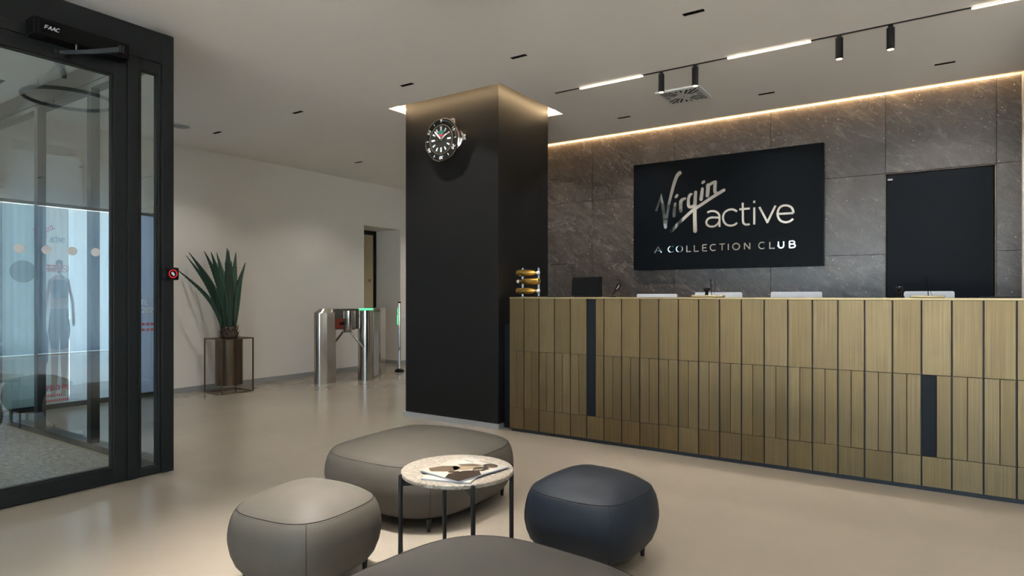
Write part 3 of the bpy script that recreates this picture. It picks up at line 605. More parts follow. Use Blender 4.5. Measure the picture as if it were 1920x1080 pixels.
# a small stroke alphabet in a unit box (x 0..1, y 0..1)
def arc(cx, cy, rx, ry, a0, a1, n=14): return [(cx + rx * math.cos(R(a0 + (a1 - a0) * k / n)), cy + ry * math.sin(R(a0 + (a1 - a0) * k / n))) for k in range(n + 1)]
AB = {'A': [[(0, 0), (.5, 1)], [(.5, 1), (1, 0)], [(.2, .33), (.8, .33)]], 'B': [[(.08, 0), (.08, 1)], [(.08, 1), (.55, 1)] + arc(.55, .76, .33, .24, 90, -90) + [(.08, .52)], [(.55, .52)] + arc(.6, .26, .38, .26, 90, -90) + [(.08, 0)]],
 'C': [arc(.52, .5, .52, .5, 48, 312, 20)], 'D': [[(.06, 0), (.06, 1), (.45, 1)] + arc(.45, .5, .5, .5, 90, -90) + [(.06, 0)]], 'E': [[(.08, 0), (.08, 1)], [(.08, 1), (.95, 1)], [(.08, .52), (.85, .52)], [(.08, 0), (.98, 0)]], 'F': [[(.08, 0), (.08, 1)], [(.08, 1), (.95, 1)], [(.08, .5), (.85, .5)]],
 'I': [[(.5, 0), (.5, 1)]], 'L': [[(.08, 1), (.08, 0), (1, 0)]], 'M': [[(.05, 0), (.05, 1), (.5, .35), (.95, 1), (.95, 0)]], 'N': [[(.08, 0), (.08, 1)], [(.08, 1), (.92, 0)], [(.92, 0), (.92, 1)]], 'O': [arc(.5, .5, .5, .5, 0, 360, 28)], 'P': [[(.08, 0), (.08, 1), (.55, 1)] + arc(.55, .74, .36, .26, 90, -90) + [(.08, .48)]],
 'R': [[(.08, 0), (.08, 1), (.55, 1)] + arc(.55, .74, .36, .26, 90, -90) + [(.08, .48)], [(.5, .48), (.95, 0)]], 'S': [arc(.5, .75, .42, .25, 40, 270, 12) + arc(.5, .25, .42, .25, 90, -140, 12)], 'T': [[(0, 1), (1, 1)], [(.5, 1), (.5, 0)]], 'U': [[(.06, 1), (.06, .4)] + arc(.5, .4, .44, .4, 180, 360) + [(.94, 1)]], 'V': [[(0, 1), (.5, 0)], [(.5, 0), (1, 1)]],
 '0': [arc(.5, .5, .46, .5, 0, 360, 24)], '1': [[(.2, .8), (.55, 1), (.55, 0)]], '2': [arc(.5, .7, .42, .3, 170, -30, 12) + [(.08, 0), (.95, 0)]], '3': [arc(.48, .75, .4, .25, 160, -90, 12), arc(.48, .25, .44, .27, 90, -160, 12)], '4': [[(.75, 0), (.75, 1), (.05, .3), (1, .3)]], '5': [[(.85, 1), (.2, 1), (.14, .55)] + arc(.48, .32, .42, .32, 110, -150, 14)]}
AB['Ù'] = AB['U'] + [[(.3, 1.28), (.55, 1.12)]]
def text(mb, s, x, y, w_, h_, gap, th, f, d_=.001):
    for ch in s:
        if ch == ' ': x += w_ * .8; continue
        ww = w_ * (.25 if ch == 'I' else 1)
        for st in AB[ch]: mb.ribbon([(x + u * ww, y + v * h_) for u, v in st], th, f, d_)
        x += ww + gap
    return mb
caps = [('A', 0.243, 0.318), ('C', 0.393, 0.459), ('O', 0.481, 0.547), ('L', 0.589, 0.637), ('L', 0.668, 0.717), ('E', 0.754, 0.803), ('C', 0.835, 0.898), ('T', 0.926, 0.983), ('I', 1.012, 1.02), ('O', 1.059, 1.125), ('N', 1.168, 1.228), ('C', 1.307, 1.367), ('L', 1.405, 1.452), ('U', 1.484, 1.538), ('B', 1.582, 1.638)]
for ch, a, b in caps:
    mb = MB(); q = 0
    for st in AB[ch]: mb.ribbon([(a + u * (b - a), .181 + v * .063) for u, v in st], .0105, F, .005 + q); q += .0001
    mb.build('letter', 'mirror_steel', sg)

# ------------------------------------------------------------ wristwatch wall clock on the column
cx, cz, cy = -3.69, 2.572, 4.366; RC = .198
ck = thing('wall_clock', 'oversized diver watch style wall clock on the black column', 'clock', (cx, 4.48, cz))
K = lambda u, v, h_: (cx + u, cy - h_, cz + v)
MB().lathe([(.150, 4.484), (.158, 4.46), (.172, 4.43), (.185, 4.405), (.186, 4.382)], (cx, 0, cz), 48, 'Y').build('case', 'chrome', ck, 35)
dod = [((RC if k % 2 == 0 else RC * .985) * math.cos(R(15 * k + 7)), (RC if k % 2 == 0 else RC * .985) * math.sin(R(15 * k + 7))) for k in range(24)]
dod = [(RC * .965 * math.cos(R(7.5 * k)) * (1.03 if (k // 2) % 4 < 2 else 1), RC * .965 * math.sin(R(7.5 * k)) * (1.03 if (k // 2) % 4 < 2 else 1)) for k in range(48)]
bz = MB().prism(dod, lambda u, v, h_: (cx + u, 4.3815 - h_, cz + v), .016).build('bezel_rim', 'rose_steel', ck)
MB().lathe([(.188, 4.3654), (.186, 4.3615), (.139, 4.3600), (.137, 4.3654)], (cx, 0, cz), 64, 'Y', True).build('bezel_insert', 'watch_black', ck, 40)
MB().lathe([(.138, 4.3598), (.137, 4.3570), (.129, 4.3570), (.128, 4.3598)], (cx, 0, cz), 64, 'Y', True).build('inner_ring', 'rose_steel', ck, 40)
dl = MB().lathe([(.128, 4.3597), (.128, 4.3590)], (cx, 0, cz), 64, 'Y').build('dial', 'watch_dial', ck)
B = lambda u, v, h_: (cx + u, 4.3598 - h_, cz + v); DF = lambda u, v, h_: (cx + u, 4.3588 - h_, cz + v)
def rotf(f, ang): c, s_ = math.cos(ang), math.sin(ang); return lambda u, v, h_: f(u * c - v * s_, u * s_ + v * c, h_)
for mi, tx in ((10, '10'), (20, '20'), (30, '30'), (40, '40'), (50, '50')):
    a = R(-6 * mi); text(MB(), tx, -.021, .151, .017, .024, .007, .0048, rotf(B, a), .0012).build('numeral', 'lume', ck)
for mi in (15, 25, 35, 45, 55): MB().ribbon([(0, .152), (0, .174)], .006, rotf(B, R(-6 * mi)), .0012).build('bezel_mark', 'lume', ck)
for mi in range(1, 15):
    if mi not in (9, 10, 11): MB().ribbon([(0, .165), (0, .176)], .0025, rotf(B, R(-6 * mi)), .0012).build('bezel_mark', 'lume', ck)
MB().prism([(-.014, .182), (.014, .182), (0, .152)], B, .0012).build('bezel_mark', 'lume', ck)
for k in range(12):
    f = rotf(DF, R(-30 * k)); big = k % 3 == 0
    MB().prism([(-.013, .118), (.013, .118), (.006, .078), (-.006, .078)] if k == 0 else ([(-.008, .112), (.008, .112), (.007, .072), (-.007, .072)] if big else [(-.007, .112), (.007, .112), (.005, .080), (-.005, .080)]), f, .0025).build('hour_marker', 'lume', ck)
MB().prism([(-.030, .064), (-.031, .078), (0, .082), (.031, .078), (.030, .064)], DF, .002).prism([(-.030, .064), (.030, .064), (.0285, .050), (-.0285, .050)], DF, .002).build('crest_top', 'crest_green', ck)
MB().prism([(-.0285, .050), (.0285, .050), (.022, .034), (0, .022), (-.022, .034)], DF, .002).build('crest_base', 'crest_red', ck)
MB().prism([(-.005, -.01), (.005, -.01), (.008, .07), (0, .084), (-.008, .07)], rotf(DF, R(-57)), .0045).build('hour_hand', 'lume', ck)
MB().prism([(-.005, -.01), (.005, -.01), (.0075, .10), (0, .112), (-.0075, .10)], rotf(DF, R(-318)), .0065).build('minute_hand', 'lume', ck)
sh_ = MB().ribbon([(0, -.045), (0, .085)], .004, rotf(DF, R(-64)), .008).build('second_hand', 'rose_steel', ck)
MB().ribbon([(0, .085), (0, .108)], .007, rotf(DF, R(-64)), .008).build('hand_tip', 'crest_red', sh_)
MB().lathe([(.009, 4.3588), (.009, 4.349)], (cx, 0, cz), 16, 'Y').build('hand_hub', 'rose_steel', ck)
cr = MB().lathe([(.018, .186), (.018, .205), (.026, .206), (.030, .212), (.030, .243), (.025, .247)], (cx, 4.42, cz), 12, 'X').build('crown', 'chrome', ck, 20)
for s_ in (1, -1): MB().prism([(.150, s_ * .105), (.184, s_ * .078), (.232, s_ * .024), (.222, s_ * .012), (.180, s_ * .020)], lambda u, v, h_: (cx + u, 4.445 - h_, cz + v), .055).build('crown_guard', 'chrome', ck)
for sx_, sz_ in ((-1, 1), (1, 1)): MB().box(cx + sx_ * .085 - .025, cx + sx_ * .085 + .025, 4.41, 4.48, cz + sz_ * .165 - .03, cz + sz_ * .165 + .03, .01, 2).build('lug', 'chrome', ck)

# ------------------------------------------------------------ poufs
def ring_pts(hx, hy, n=3.2, k=96):
    out = []
    for i in range(k):
        a = 2 * math.pi * i / k; c, s_ = math.cos(a), math.sin(a); r = (abs(c) ** n + abs(s_) ** n) ** (-1 / n); out.append((hx * r * c, hy * r * s_))
    return out
ZS, ZT, ZB = .322, .392, .052
def pouf(name, label, x, y, hx, hy, rot, m_, thr, leg_in, n=3.2):
    t = thing(name, label, 'pouf', (x, y, 0)); t.rotation_euler = (0, 0, rot)
    prof = [(.16, ZB), (.10, ZB + .001), (.07, ZB + .008), (.045, ZB + .024), (.024, ZB + .052), (.008, ZB + .095), (0, ZB + .14), (0, ZB + .165), (.004, ZB + .20), (.012, ZB + .235), (.024, ZS - .008), (.031, ZS)]
    m0 = min(hx, hy)
    for k in range(1, 12):
        u = k / 12; prof.append((.031 + (m0 - .031) * u, ZS + (ZT - ZS) * (1 - (1 - min(1, u * 1.12)) ** 2.3)))
    bm = bmesh.new(); rings = []
    for ins, z in prof:
        f = max(0, (ins - .1) / m0); nn = n - (n - 2.2) * f * f
        rings.append([bm.verts.new((px, py, z)) for px, py in ring_pts(hx - ins, hy - ins, nn)])
    for A, B_ in zip(rings, rings[1:]):
        for k in range(96): bm.faces.new((A[k], A[(k + 1) % 96], B_[(k + 1) % 96], B_[k]))
    bm.faces.new(rings[0][::-1]); c = bm.verts.new((0, 0, ZT))
    for k in range(96): bm.faces.new((rings[-1][k], rings[-1][(k + 1) % 96], c))
    mb = MB(); mb.bm.free(); mb.bm = bm; me = mb.mesh('upholstery', 70)
    def add(nm, me_, mm):
        if not me_.materials: me_.materials.append(MATS[mm])
        o = bpy.data.objects.new(nm, me_); C.objects.link(o); o.parent = t; return o
    up = add('upholstery', me, m_)
    # stitched seams: round the top and down the four corners
    def seam(pts, closed, r=.0016):
        o = bpy.data.objects.new('seam', MB().tube(pts, r, 6, closed).mesh('seam', 60)); o.data.materials.append(MATS[thr]); C.objects.link(o); o.parent = up
    seam([(px, py, ZS) for px, py in ring_pts(hx - .0305, hy - .0305, n)], True); seam([(px, py, ZS - .006) for px, py in ring_pts(hx - .0263, hy - .0263, n)], True, .0008)
    for q in (12, 36, 60, 84):
        seam([(*ring_pts(hx - ins + .0003, hy - ins + .0003, n)[q], z) for ins, z in prof[2:12]], False)
    leg = MB().cyl((0, 0, ZB + .012), (0, 0, 0), .013, 14, .009).mesh('leg', 40)
    for sx_ in (-1, 1):
        for sy_ in (-1, 1): o = add('leg', leg, 'black_steel'); o.location = (sx_ * (hx - leg_in), sy_ * (hy - leg_in), 0)
    return t
pouf('large_pouf', 'large square taupe leather pouf behind the round table', -2.405, 2.675, .458, .470, .035, 'taupe_leather', 'seam_thread', .135)
pouf('small_pouf', 'small taupe leather pouf at the left of the round table', -2.138, 1.678, .264, .264, .108, 'taupe_leather', 'seam_thread', .10)
pouf('small_pouf', 'small navy blue leather pouf at the right of the round table', -1.260, 2.518, .265, .265, -.062, 'navy_leather', 'navy_thread', .10)
pouf('large_pouf', 'large dark grey leather pouf in the foreground, cut by the frame', -1.030, 1.395, .458, .458, -.07, 'graphite_leather', 'seam_thread', .135)

# ------------------------------------------------------------ side table and magazines
tx, ty, th, tr = -1.638, 2.040, .45, .232
t = thing('side_table', 'round terrazzo topped side table with thin black legs among the poufs', 'table', (tx, ty, 0))
MB().lathe([(tr - .004, th - .018), (tr, th - .014), (tr, th - .003), (tr - .003, th)], (tx, ty, 0), 72).build('table_top', 'terrazzo', t, 40)
for a in (R(-37), R(53), R(143), R(233)):
    c, s_ = math.cos(a), math.sin(a); px_, py_ = tx + c * (tr + .004), ty + s_ * (tr + .004)
    MB().cyl((px_, py_, 0), (px_, py_, th - .008), .0095, 14).lathe([(.0095, th - .008), (.007, th - .002), (.002, th)], (px_, py_, 0), 14).build('leg', 'black_steel', t, 40)
mb = MB()
for a in (R(53), R(143)):
    c, s_ = math.cos(a), math.sin(a); r = tr - .006
    mb.prism([(tx + c * r - s_ * .006, ty + s_ * r + c * .006), (tx - c * r - s_ * .006, ty - s_ * r + c * .006), (tx - c * r + s_ * .006, ty - s_ * r - c * .006), (tx + c * r + s_ * .006, ty + s_ * r - c * .006)], lambda u, v, h_: (u, v, th - .0185 - h_), .030)
mb.build('cross_brace', 'black_steel', t)
def magazine(cx, cy, ang, z, w_, h_, th_, label, cover):
    g = thing('magazine', label, 'magazine', (cx, cy, z), 'magazines on the side table'); c, s_ = math.cos(ang), math.sin(ang)
    f = lambda u, v, hh: (cx + c * u - s_ * v, cy + s_ * u + c * v, z + hh)
    q = [(-w_ / 2, -h_ / 2), (w_ / 2, -h_ / 2), (w_ / 2, h_ / 2), (-w_ / 2, h_ / 2)]
    MB().prism([(x * .99, y * .992) for x, y in q], lambda u, v, hh: f(u, v, hh + .0006), th_ - .0012).build('pages', 'paper', g)
    MB().prism(q, f, .0006).build('back_cover', 'cover_blue', g); MB().prism(q, lambda u, v, hh: f(u, v, hh + th_ - .0006), .0006).build('cover', cover, g)
    return g, lambda u, v, hh: f(u, v, hh + th_ + .00003)
magazine(-1.605, 2.000, R(18), th, .205, .275, .005, 'lower magazine with white page edges under the portrait one', 'cover_white')
# top magazine: its spine runs to the right of the picture, reading side away from the camera
g, f = magazine(-1.590, 2.030, R(-8.5), th + .005, .225, .285, .006, 'top magazine on the table with a sepia portrait cover', 'cover_white')
def pr(poly, m_, k=1): MB().prism(poly, lambda u, v, hh: f(u, v, hh + .00004 * k), .00003).build('cover_print', m_, g)
pr([(.035, -.1425), (.112, -.1425), (.1125, -.02), (.06, .02), (.02, -.03), (.008, -.10)], 'print_dark', 1)
pr([(-.112, -.10), (-.07, -.125), (-.005, -.07), (-.015, -.01), (-.055, .0), (-.098, -.04)], 'print_mid', 2)
pr([(-.06, -.02), (-.01, -.05), (.02, -.02), (.045, .035), (.03, .06), (-.03, .05)], 'print_light', 2)
pr([(-.07, .02), (-.03, .07), (.03, .085), (.012, .055), (-.035, .015)], 'print_mid', 3)
pr([(.02, .03), (.05, -.01), (.082, .02), (.08, .06), (.05, .075), (.028, .06)], 'print_dark', 4)
pr([(.05 + .034 * math.cos(R(20 * k)), .096 + .028 * math.sin(R(20 * k))) for k in range(18)], 'print_dark', 4)
pr([(.058 + .020 * math.cos(R(20 * k)), .092 + .018 * math.sin(R(20 * k))) for k in range(18)], 'print_mid', 5)
pr([(.040, .010), (.05, .0), (.066, .03), (.055, .05)], 'print_light', 6)
pr([(-.02, -.075), (.0, -.09), (.03, -.055), (.01, -.045)], 'print_dark', 6)
for x0, y0, n_ in ((-.095, .085, 7), (-.04, .120, 9)):
    for k in range(n_): pr([(x0 + k * .0078, y0), (x0 + k * .0078 + .0048, y0), (x0 + k * .0078 + .0052, y0 + .007 + (k % 3) * .0015), (x0 + k * .0078 + .001, y0 + .006)], 'print_ink', 2)
for k in range(9): pr([(-.10 + k * .013, -.132 - (k % 2) * .002), (-.094 + k * .013, -.132), (-.094 + k * .013, -.122), (-.10 + k * .013, -.121)], 'cover_white', 7)

# ------------------------------------------------------------ planter and agave
PX, PY = -7.085, 4.42; hw, hd, ph = .186, .208, .652; q = .006
t = thing('plant_stand', 'thin bronze frame planter with a cylindrical pot by the left wall', 'planter', (PX, PY, 0))
for sx_ in (-1, 1):
    for sy_ in (-1, 1):
        x, y = PX + sx_ * (hw - q), PY + sy_ * (hd - q); MB().box(x - q, x + q, y - q, y + q, 0, ph).build('frame_post', 'bronze_tube', t)
for z in (q, ph - q):
    for s_ in (-1, 1):
        MB().box(PX - hw + 2 * q, PX + hw - 2 * q, PY + s_ * (hd - q) - q, PY + s_ * (hd - q) + q, z - q, z + q).build('frame_rail', 'bronze_tube', t)
        MB().box(PX + s_ * (hw - q) - q, PX + s_ * (hw - q) + q, PY - hd + 2 * q, PY + hd - 2 * q, z - q, z + q).build('frame_rail', 'bronze_tube', t)
pr_ = .155
MB().lathe([(pr_ - .02, .088), (pr_, .090), (pr_, ph - .014), (pr_ - .006, ph - .012), (pr_ - .006, ph - .05)], (PX, PY, 0), 48).build('pot', 'bronze_pot', t, 40)
MB().lathe([(pr_ - .007, ph - .049), (.05, ph - .030)], (PX, PY, 0), 32).build('soil', 'soil', t)
mb = MB(); holed_plate(mb, PX - hw + 2 * q, PX + hw - 2 * q, PY - hd + 2 * q, PY + hd - 2 * q, ph - .006, ph - .002, [(PX - pr_ * .9, PX + pr_ * .9, PY - pr_ * .9, PY + pr_ * .9)]); mb.build('top_plate', 'bronze_tube', t)
ag = thing('potted_agave', 'tall dark green agave with toothed sword leaves in the bronze planter', 'plant', (PX, PY, ph - .03))
rt = Vector((.831, .5566, 0)); fw = Vector((-.5567, .8308, 0)); base = Vector((PX, PY, 0))
mb = MB().lathe([(.085, ph - .028), (.10, ph + .02), (.095, ph + .08), (.07, ph + .13), (.03, ph + .15)], (PX, PY, 0), 20)
for k in range(46):
    a = k * 2.39996; z = ph + .0 + .125 * k / 46; r = .094 - .022 * (k / 46)
    o = Vector((math.cos(a), math.sin(a), 0)); s_ = Vector((-math.sin(a), math.cos(a), 0)); p = base + o * r + Vector((0, 0, z))
    v0 = mb.bm.verts.new(p - s_ * .026 - Vector((0, 0, .02))); v1 = mb.bm.verts.new(p + s_ * .026 - Vector((0, 0, .02))); v2 = mb.bm.verts.new(p + o * .020 + Vector((0, 0, .0))); v3 = mb.bm.verts.new(p + o * (.028 + .02 * random.random()) + Vector((0, 0, .045)))
    mb.bm.faces.new((v0, v1, v2)); mb.bm.faces.new((v0, v2, v3)); mb.bm.faces.new((v2, v1, v3)); mb.bm.faces.new((v1, v0, v3))
mb.build('husk_base', 'husk', ag)
def leaf(bx, bd, tx_, td, tz, wmax, sag=.0, face=None):
    """bx/tx_: sideways offset of foot and tip, bd/td: depth offset, tz: tip height over the pot"""
    A = base + rt * bx + fw * bd + Vector((0, 0, ph + .115)); T = base + rt * tx_ + fw * td + Vector((0, 0, ph + tz))
    out = (T - A); out.z = 0
    if out.length < .02: out = -fw.copy() * .1
    out.normalize()
    if face is not None: out = (rt * face[0] + fw * face[1]).normalized()
    n_ = 22; L_, M_, R_ = [], [], []
    mb = MB(); bm = mb.bm
    for i in range(n_ + 1):
        s_ = i / n_; bow = sag * math.sin(math.pi * s_)
        hd_ = (T - A); hd_.z = 0
        p = A + (T - A) * s_ - Vector((hd_.x, hd_.y, 0)) * (.45 * math.sin(math.pi * s_) * .5) + Vector((0, 0, bow))
        tg = (T - A).normalized(); wd = tg.cross(out); wd.normalize()
        ww = wmax * (.42 + .58 * math.sin(math.pi * min(1, s_ / .8) * .62 + .12)) * (1 - s_ ** 3.2) + .0008
        ww = wmax * ((.34 + .66 * math.sin(math.pi / 2 * min(1, s_ / .45))) * (1 - max(0, (s_ - .42) / .58) ** 1.7)) + .0006
        nrm = wd.cross(tg).normalized()
        L_.append(bm.verts.new(p - wd * ww + nrm * ww * .32)); R_.append(bm.verts.new(p + wd * ww + nrm * ww * .32)); M_.append(bm.verts.new(p - nrm * .004))
    for i in range(n_):
        bm.faces.new((L_[i], M_[i], M_[i + 1], L_[i + 1])); bm.faces.new((M_[i], R_[i], R_[i + 1], M_[i + 1]))
    o = put('leaf', mb.mesh('leaf', 80), 'agave_leaf', ag)
    sd = o.modifiers.new('thickness', 'SOLIDIFY'); sd.thickness = .007; sd.offset = 0
    tb = MB()                                                                       # marginal teeth
    for side, V_ in ((-1, L_), (1, R_)):
        pass
    co_L = [v.co.copy() for v in o.data.vertices]
    for side in (0, 1):
        for i in range(2, n_ - 3):
            a, b = co_L[3 * i + side], co_L[3 * (i + 1) + side]; mid = co_L[3 * i + 2]
            od = (a - mid).normalized(); p = (a + b) / 2; e_ = (b - a) * .22
            vs = [tb.bm.verts.new(p - e_), tb.bm.verts.new(p + e_), tb.bm.verts.new(p + od * .0065 + (b - a) * .15), tb.bm.verts.new(p + od.cross((b - a).normalized()) * .003)]
            for f3 in ((0, 1, 2), (0, 3, 1), (1, 3, 2), (0, 2, 3)): tb.bm.faces.new([vs[k] for k in f3])
    tag(tb.build('leaf_teeth', 'agave_edge', o), kind='stuff')
k_ = 1 / 154.8
def lf_(tipx, tipy, basex, wmax, td, bd=None, face=None): leaf((basex - 426) * k_ * .9, (-.05 if td < 0 else .03) if bd is None else bd, (tipx - 429.1) * k_, td, (633.5 - tipy) * k_, wmax, 0, face)
for a_ in ((354, 504, 415, .030, -.34, None, (-.4, -1)), (358, 481, 415, .038, -.12, None, (-.5, -1)), (371, 476, 420, .044, -.22, None, (-.2, -1)), (378, 471, 421, .042, .06, None, (.1, -1)), (391, 472, 424, .042, .20, None, (.1, -1)), (403, 490, 426, .034, .26, None, (0, -1)),
           (410, 475, 425, .048, -.20, None, (.1, -1)), (421, 468, 428, .046, .10, None, (0, -1)), (417, 487, 428, .036, .24, None, (-.3, -1)), (431, 472, 430, .044, .16, None, (.4, -1)), (435, 467, 431, .050, -.14, None, (.35, -1)), (452, 503, 436, .032, .06, None, (.75, -1)), (440, 490, 433, .036, .30, None, (.2, -1)), (366, 495, 418, .034, -.06, None, (-.2, -1))): lf_(*a_)

# ------------------------------------------------------------ turnstiles
t = thing('turnstile', 'stainless steel tripod turnstile standing near the left wall', 'turnstile', (-6.66, 5.8, 0))
def pedestal(x, y, w_, d_, h_, nose):
    poly = [(x + w_ / 2, y + d_ / 2), (x - w_ / 2, y + d_ / 2), (x - w_ / 2, y - d_ * .2)]
    poly += [(x - w_ / 2 + .02, y - d_ / 2 + .01)]
    for k in range(13): a = R(200 + 140 * k / 12); poly.append((x + nose + .075 * math.cos(a), y - d_ / 2 + .025 + .075 * math.sin(a)))
    poly += [(x + w_ / 2, y - d_ * .25)]
    mb = MB(); mb.prism(poly, lambda u, v, hh: (u, v, hh), h_); return mb, poly
mb, poly = pedestal(-6.74, 5.58, .20, .20, .935, -.01); mb.build('pedestal', 'steel', t, 25)
c_ = (-6.74, 5.58)
mb = MB(); lo = [mb.bm.verts.new((u, v, .9352)) for u, v in poly]; hi = [mb.bm.verts.new((c_[0] + (u - c_[0]) * .62, c_[1] + (v - c_[1]) * .62 + .02, .982)) for u, v in poly]
mb.bm.faces.new(lo[::-1]); mb.bm.faces.new(hi)
for k in range(len(poly)): mb.bm.faces.new((lo[k], lo[(k + 1) % len(poly)], hi[(k + 1) % len(poly)], hi[k]))
mb.build('pedestal_cap', 'steel', t)
MB().lathe([(.104, 0), (.104, .955), (.098, .965)], (-6.545, 6.12, 0), 40).build('column_post', 'steel', t, 30)
MB().lathe([(.105, .9652), (.105, .978), (.100, .9825)], (-6.545, 6.12, 0), 40).build('status_light', 'green_glow', t, 30)
MB().prism([(-6.82, 5.69), (-6.64, 5.66), (-6.56, 6.02), (-6.80, 6.10)], lambda u, v, hh: (u, v, .705 + hh), .262).build('bridge_housing', 'steel', t)
MB().prism([(-6.83, 5.66), (-6.63, 5.64), (-6.55, 6.02), (-6.81, 6.12)], lambda u, v, hh: (u, v, .9675 + hh), .014).build('bridge_cover', 'steel', t)
MB().lathe([(.080, .70), (.085, .72), (.085, .955)], (-6.60, 5.87, 0), 28).build('mechanism_drum', 'steel', t, 30)
hub = (-6.66, 5.88, .70)
MB().lathe([(.05, .66), (.062, .69), (.062, .703)], (-6.655, 5.88, 0), 24).build('hub', 'steel', t, 30)
MB().cyl((-6.68, 5.86, .69), (-6.88, 5.76, .42), .016, 12).build('arm', 'steel', t, 40)
MB().cyl((-6.63, 5.90, .69), (-6.46, 6.0, .45), .016, 12).build('arm', 'steel', t, 40)
lb = MB().prism([(0, 0), (.235, 0), (.235, .13), (0, .13)], lambda u, v, hh: (-6.640 + u * .212 + .001 + hh, 5.665 + u * .977, .72 + v), .001).build('sticker', 'patch_red', t)  # thin red patch laid on the housing face
MB().prism([(.07, .045), (.15, .045), (.16, .075), (.12, .09), (.06, .075)], lambda u, v, hh: (-6.640 + u * .212 + .0022 + hh, 5.665 + u * .977, .72 + v), .0008).build('patch_shape', 'print_ink', lb)
t = thing('turnstile_cabinet', 'stainless steel turnstile cabinet right behind the tripod turnstile', 'turnstile', (-6.8, 6.62, 0))
cab = [(-6.52, 6.245), (-6.65, 6.51), (-6.915, 6.87), (-7.06, 6.75), (-6.82, 6.33), (-6.70, 6.245)]; cm = (-6.78, 6.50)
MB().prism(cab, lambda u, v, hh: (u, v, hh), .93).build('cabinet_body', 'steel', t)
mb = MB(); lo = [mb.bm.verts.new((u, v, .9302)) for u, v in cab]; hi = [mb.bm.verts.new((cm[0] + (u - cm[0]) * .72, cm[1] + (v - cm[1]) * .88, .985)) for u, v in cab]
mb.bm.faces.new(lo[::-1]); mb.bm.faces.new(hi)
for k in range(6): mb.bm.faces.new((lo[k], lo[(k + 1) % 6], hi[(k + 1) % 6], hi[k]))
mb.build('cabinet_cap', 'steel', t)
CF = lambda u, v, hh: (-6.52 - .4404 * u + .8978 * (hh + .0003), 6.245 + .8978 * u + .4404 * (hh + .0003), v)
MB().prism([(.01, .03), (.20, .03), (.20, .66), (.01, .66)], CF, .003).build('access_panel', 'brushed_aluminium', t)
MB().prism([(.01, .68), (.20, .68), (.20, .91), (.01, .91)], CF, .003).build('access_panel', 'steel', t)
t = thing('gate_post', 'slim chrome gate post with green light strip on a black foot', 'post', (-6.757, 7.005, 0))
MB().lathe([(.075, 0), (.075, .012), (.060, .035), (.035, .048)], (-6.757, 7.005, 0), 28).build('foot', 'black_plastic', t, 40)
MB().cyl((-6.757, 7.005, .046), (-6.757, 7.005, 1.045), .021, 24).build('post', 'chrome', t, 40)
MB().lathe([(.0225, 1.0452), (.0225, 1.062), (.018, 1.066)], (-6.757, 7.005, 0), 20).build('cap', 'black_plastic', t, 40)
MB().box(-6.784, -6.776, 6.985, 6.999, .72, .87).build('status_light', 'green_glow', t)
MB().box(-6.772, -6.762, 6.982, 6.986, .89, .97).build('status_light', 'green_glow', t)
MB().box(-6.742, -6.728, 6.978, 7.0, .33, .38, .002).build('bracket', 'steel', t)
tag(MB().box(-6.072, -5.10, 6.308, 6.320, .012, .86, .001).build('glass_barrier', 'side_glass'), 'clear glass barrier panel partly hidden by the black column', 'barrier')

# ------------------------------------------------------------ on and behind the lobby glass
t = thing('door_operator', 'black automatic door operator box with white lettering above the glass door', 'door operator', (XV + .06, 1.65, 2.61))
MB().box(XV + .0005, XV + .115, 1.404, 1.900, 2.612, 2.706, .003).build('housing', 'black_plastic', t)
MB().box(XV + .1151, XV + .118, 1.425, 1.875, 2.622, 2.690, .001).build('cover', 'black_plastic', t)
mb = MB(); sl = lambda u, v, hh: (XV + .1181 + hh, 1.452 + (u + v * .25), 2.648 + v)
text(mb, 'FAAC', 0, 0, .016, .020, .0025, .0032, sl, .0008).build('lettering', 'ink_white', t)
SPN, ELB, BRK = Vector((XV + .062, 1.632, 2.584)), Vector((-3.868, 1.748, 2.578)), Vector((XV + .012, 1.567, 2.572))
MB().cyl((SPN.x, SPN.y, 2.570), (SPN.x, SPN.y, 2.6118), .008, 12).build('spindle', 'chrome', t, 40)
def bar_between(a, b, w_, h_, nm, m_):
    d_ = b - a; n_ = Vector((-d_.y, d_.x, 0)).normalized() * w_; mb = MB(); bm = mb.bm; R4 = []
    for p in (a, b): R4.append([bm.verts.new(p + n_ * sx + Vector((0, 0, sz * h_))) for sx, sz in ((-1, -1), (1, -1), (1, 1), (-1, 1))])
    bm.faces.new(R4[0][::-1]); bm.faces.new(R4[1])
    for k in range(4): bm.faces.new((R4[0][k], R4[0][(k + 1) % 4], R4[1][(k + 1) % 4], R4[1][k]))
    mb.build(nm, m_, t)
bar_between(SPN, ELB + Vector((0, 0, .006)), .010, .0055, 'drive_arm', 'arm_grey')
bar_between(ELB - Vector((0, 0, .008)), BRK, .010, .008, 'link_arm', 'arm_grey')
MB().cyl((ELB.x, ELB.y, 2.556), (ELB.x, ELB.y, 2.598), .013, 16).build('elbow_joint', 'black_steel', t, 40)
MB().box(XV - .0055, XV + .022, 1.535, 1.595, 2.560, 2.582, .003).build('door_bracket', 'black_steel', t)
t = thing('card_reader', 'small black proximity reader with a red ring on the lobby frame', 'card reader', (XV + .03, 2.2, 1.31))
MB().box(XV + .0005, XV + .040, 2.146, 2.246, 1.268, 1.352, .010, 3).build('reader_case', 'black_plastic', t, 50)
MB().lathe([(.027, 0), (.027, .0016), (.0235, .0016), (.0235, 0)], (XV + .040, 2.204, 1.310), 32, 'X', True).build('ring_light', 'red_glow', t)
MB().prism([(-.012, .008), (-.004, .014), (.004, .008), (.012, -.006), (.006, -.014), (-.002, -.010), (-.010, -.002)], lambda u, v, hh: (XV + .0402 + hh, 2.204 + u, 1.310 + v), .0014).build('hand_symbol', 'ink_white', t)
GX = -7.5175
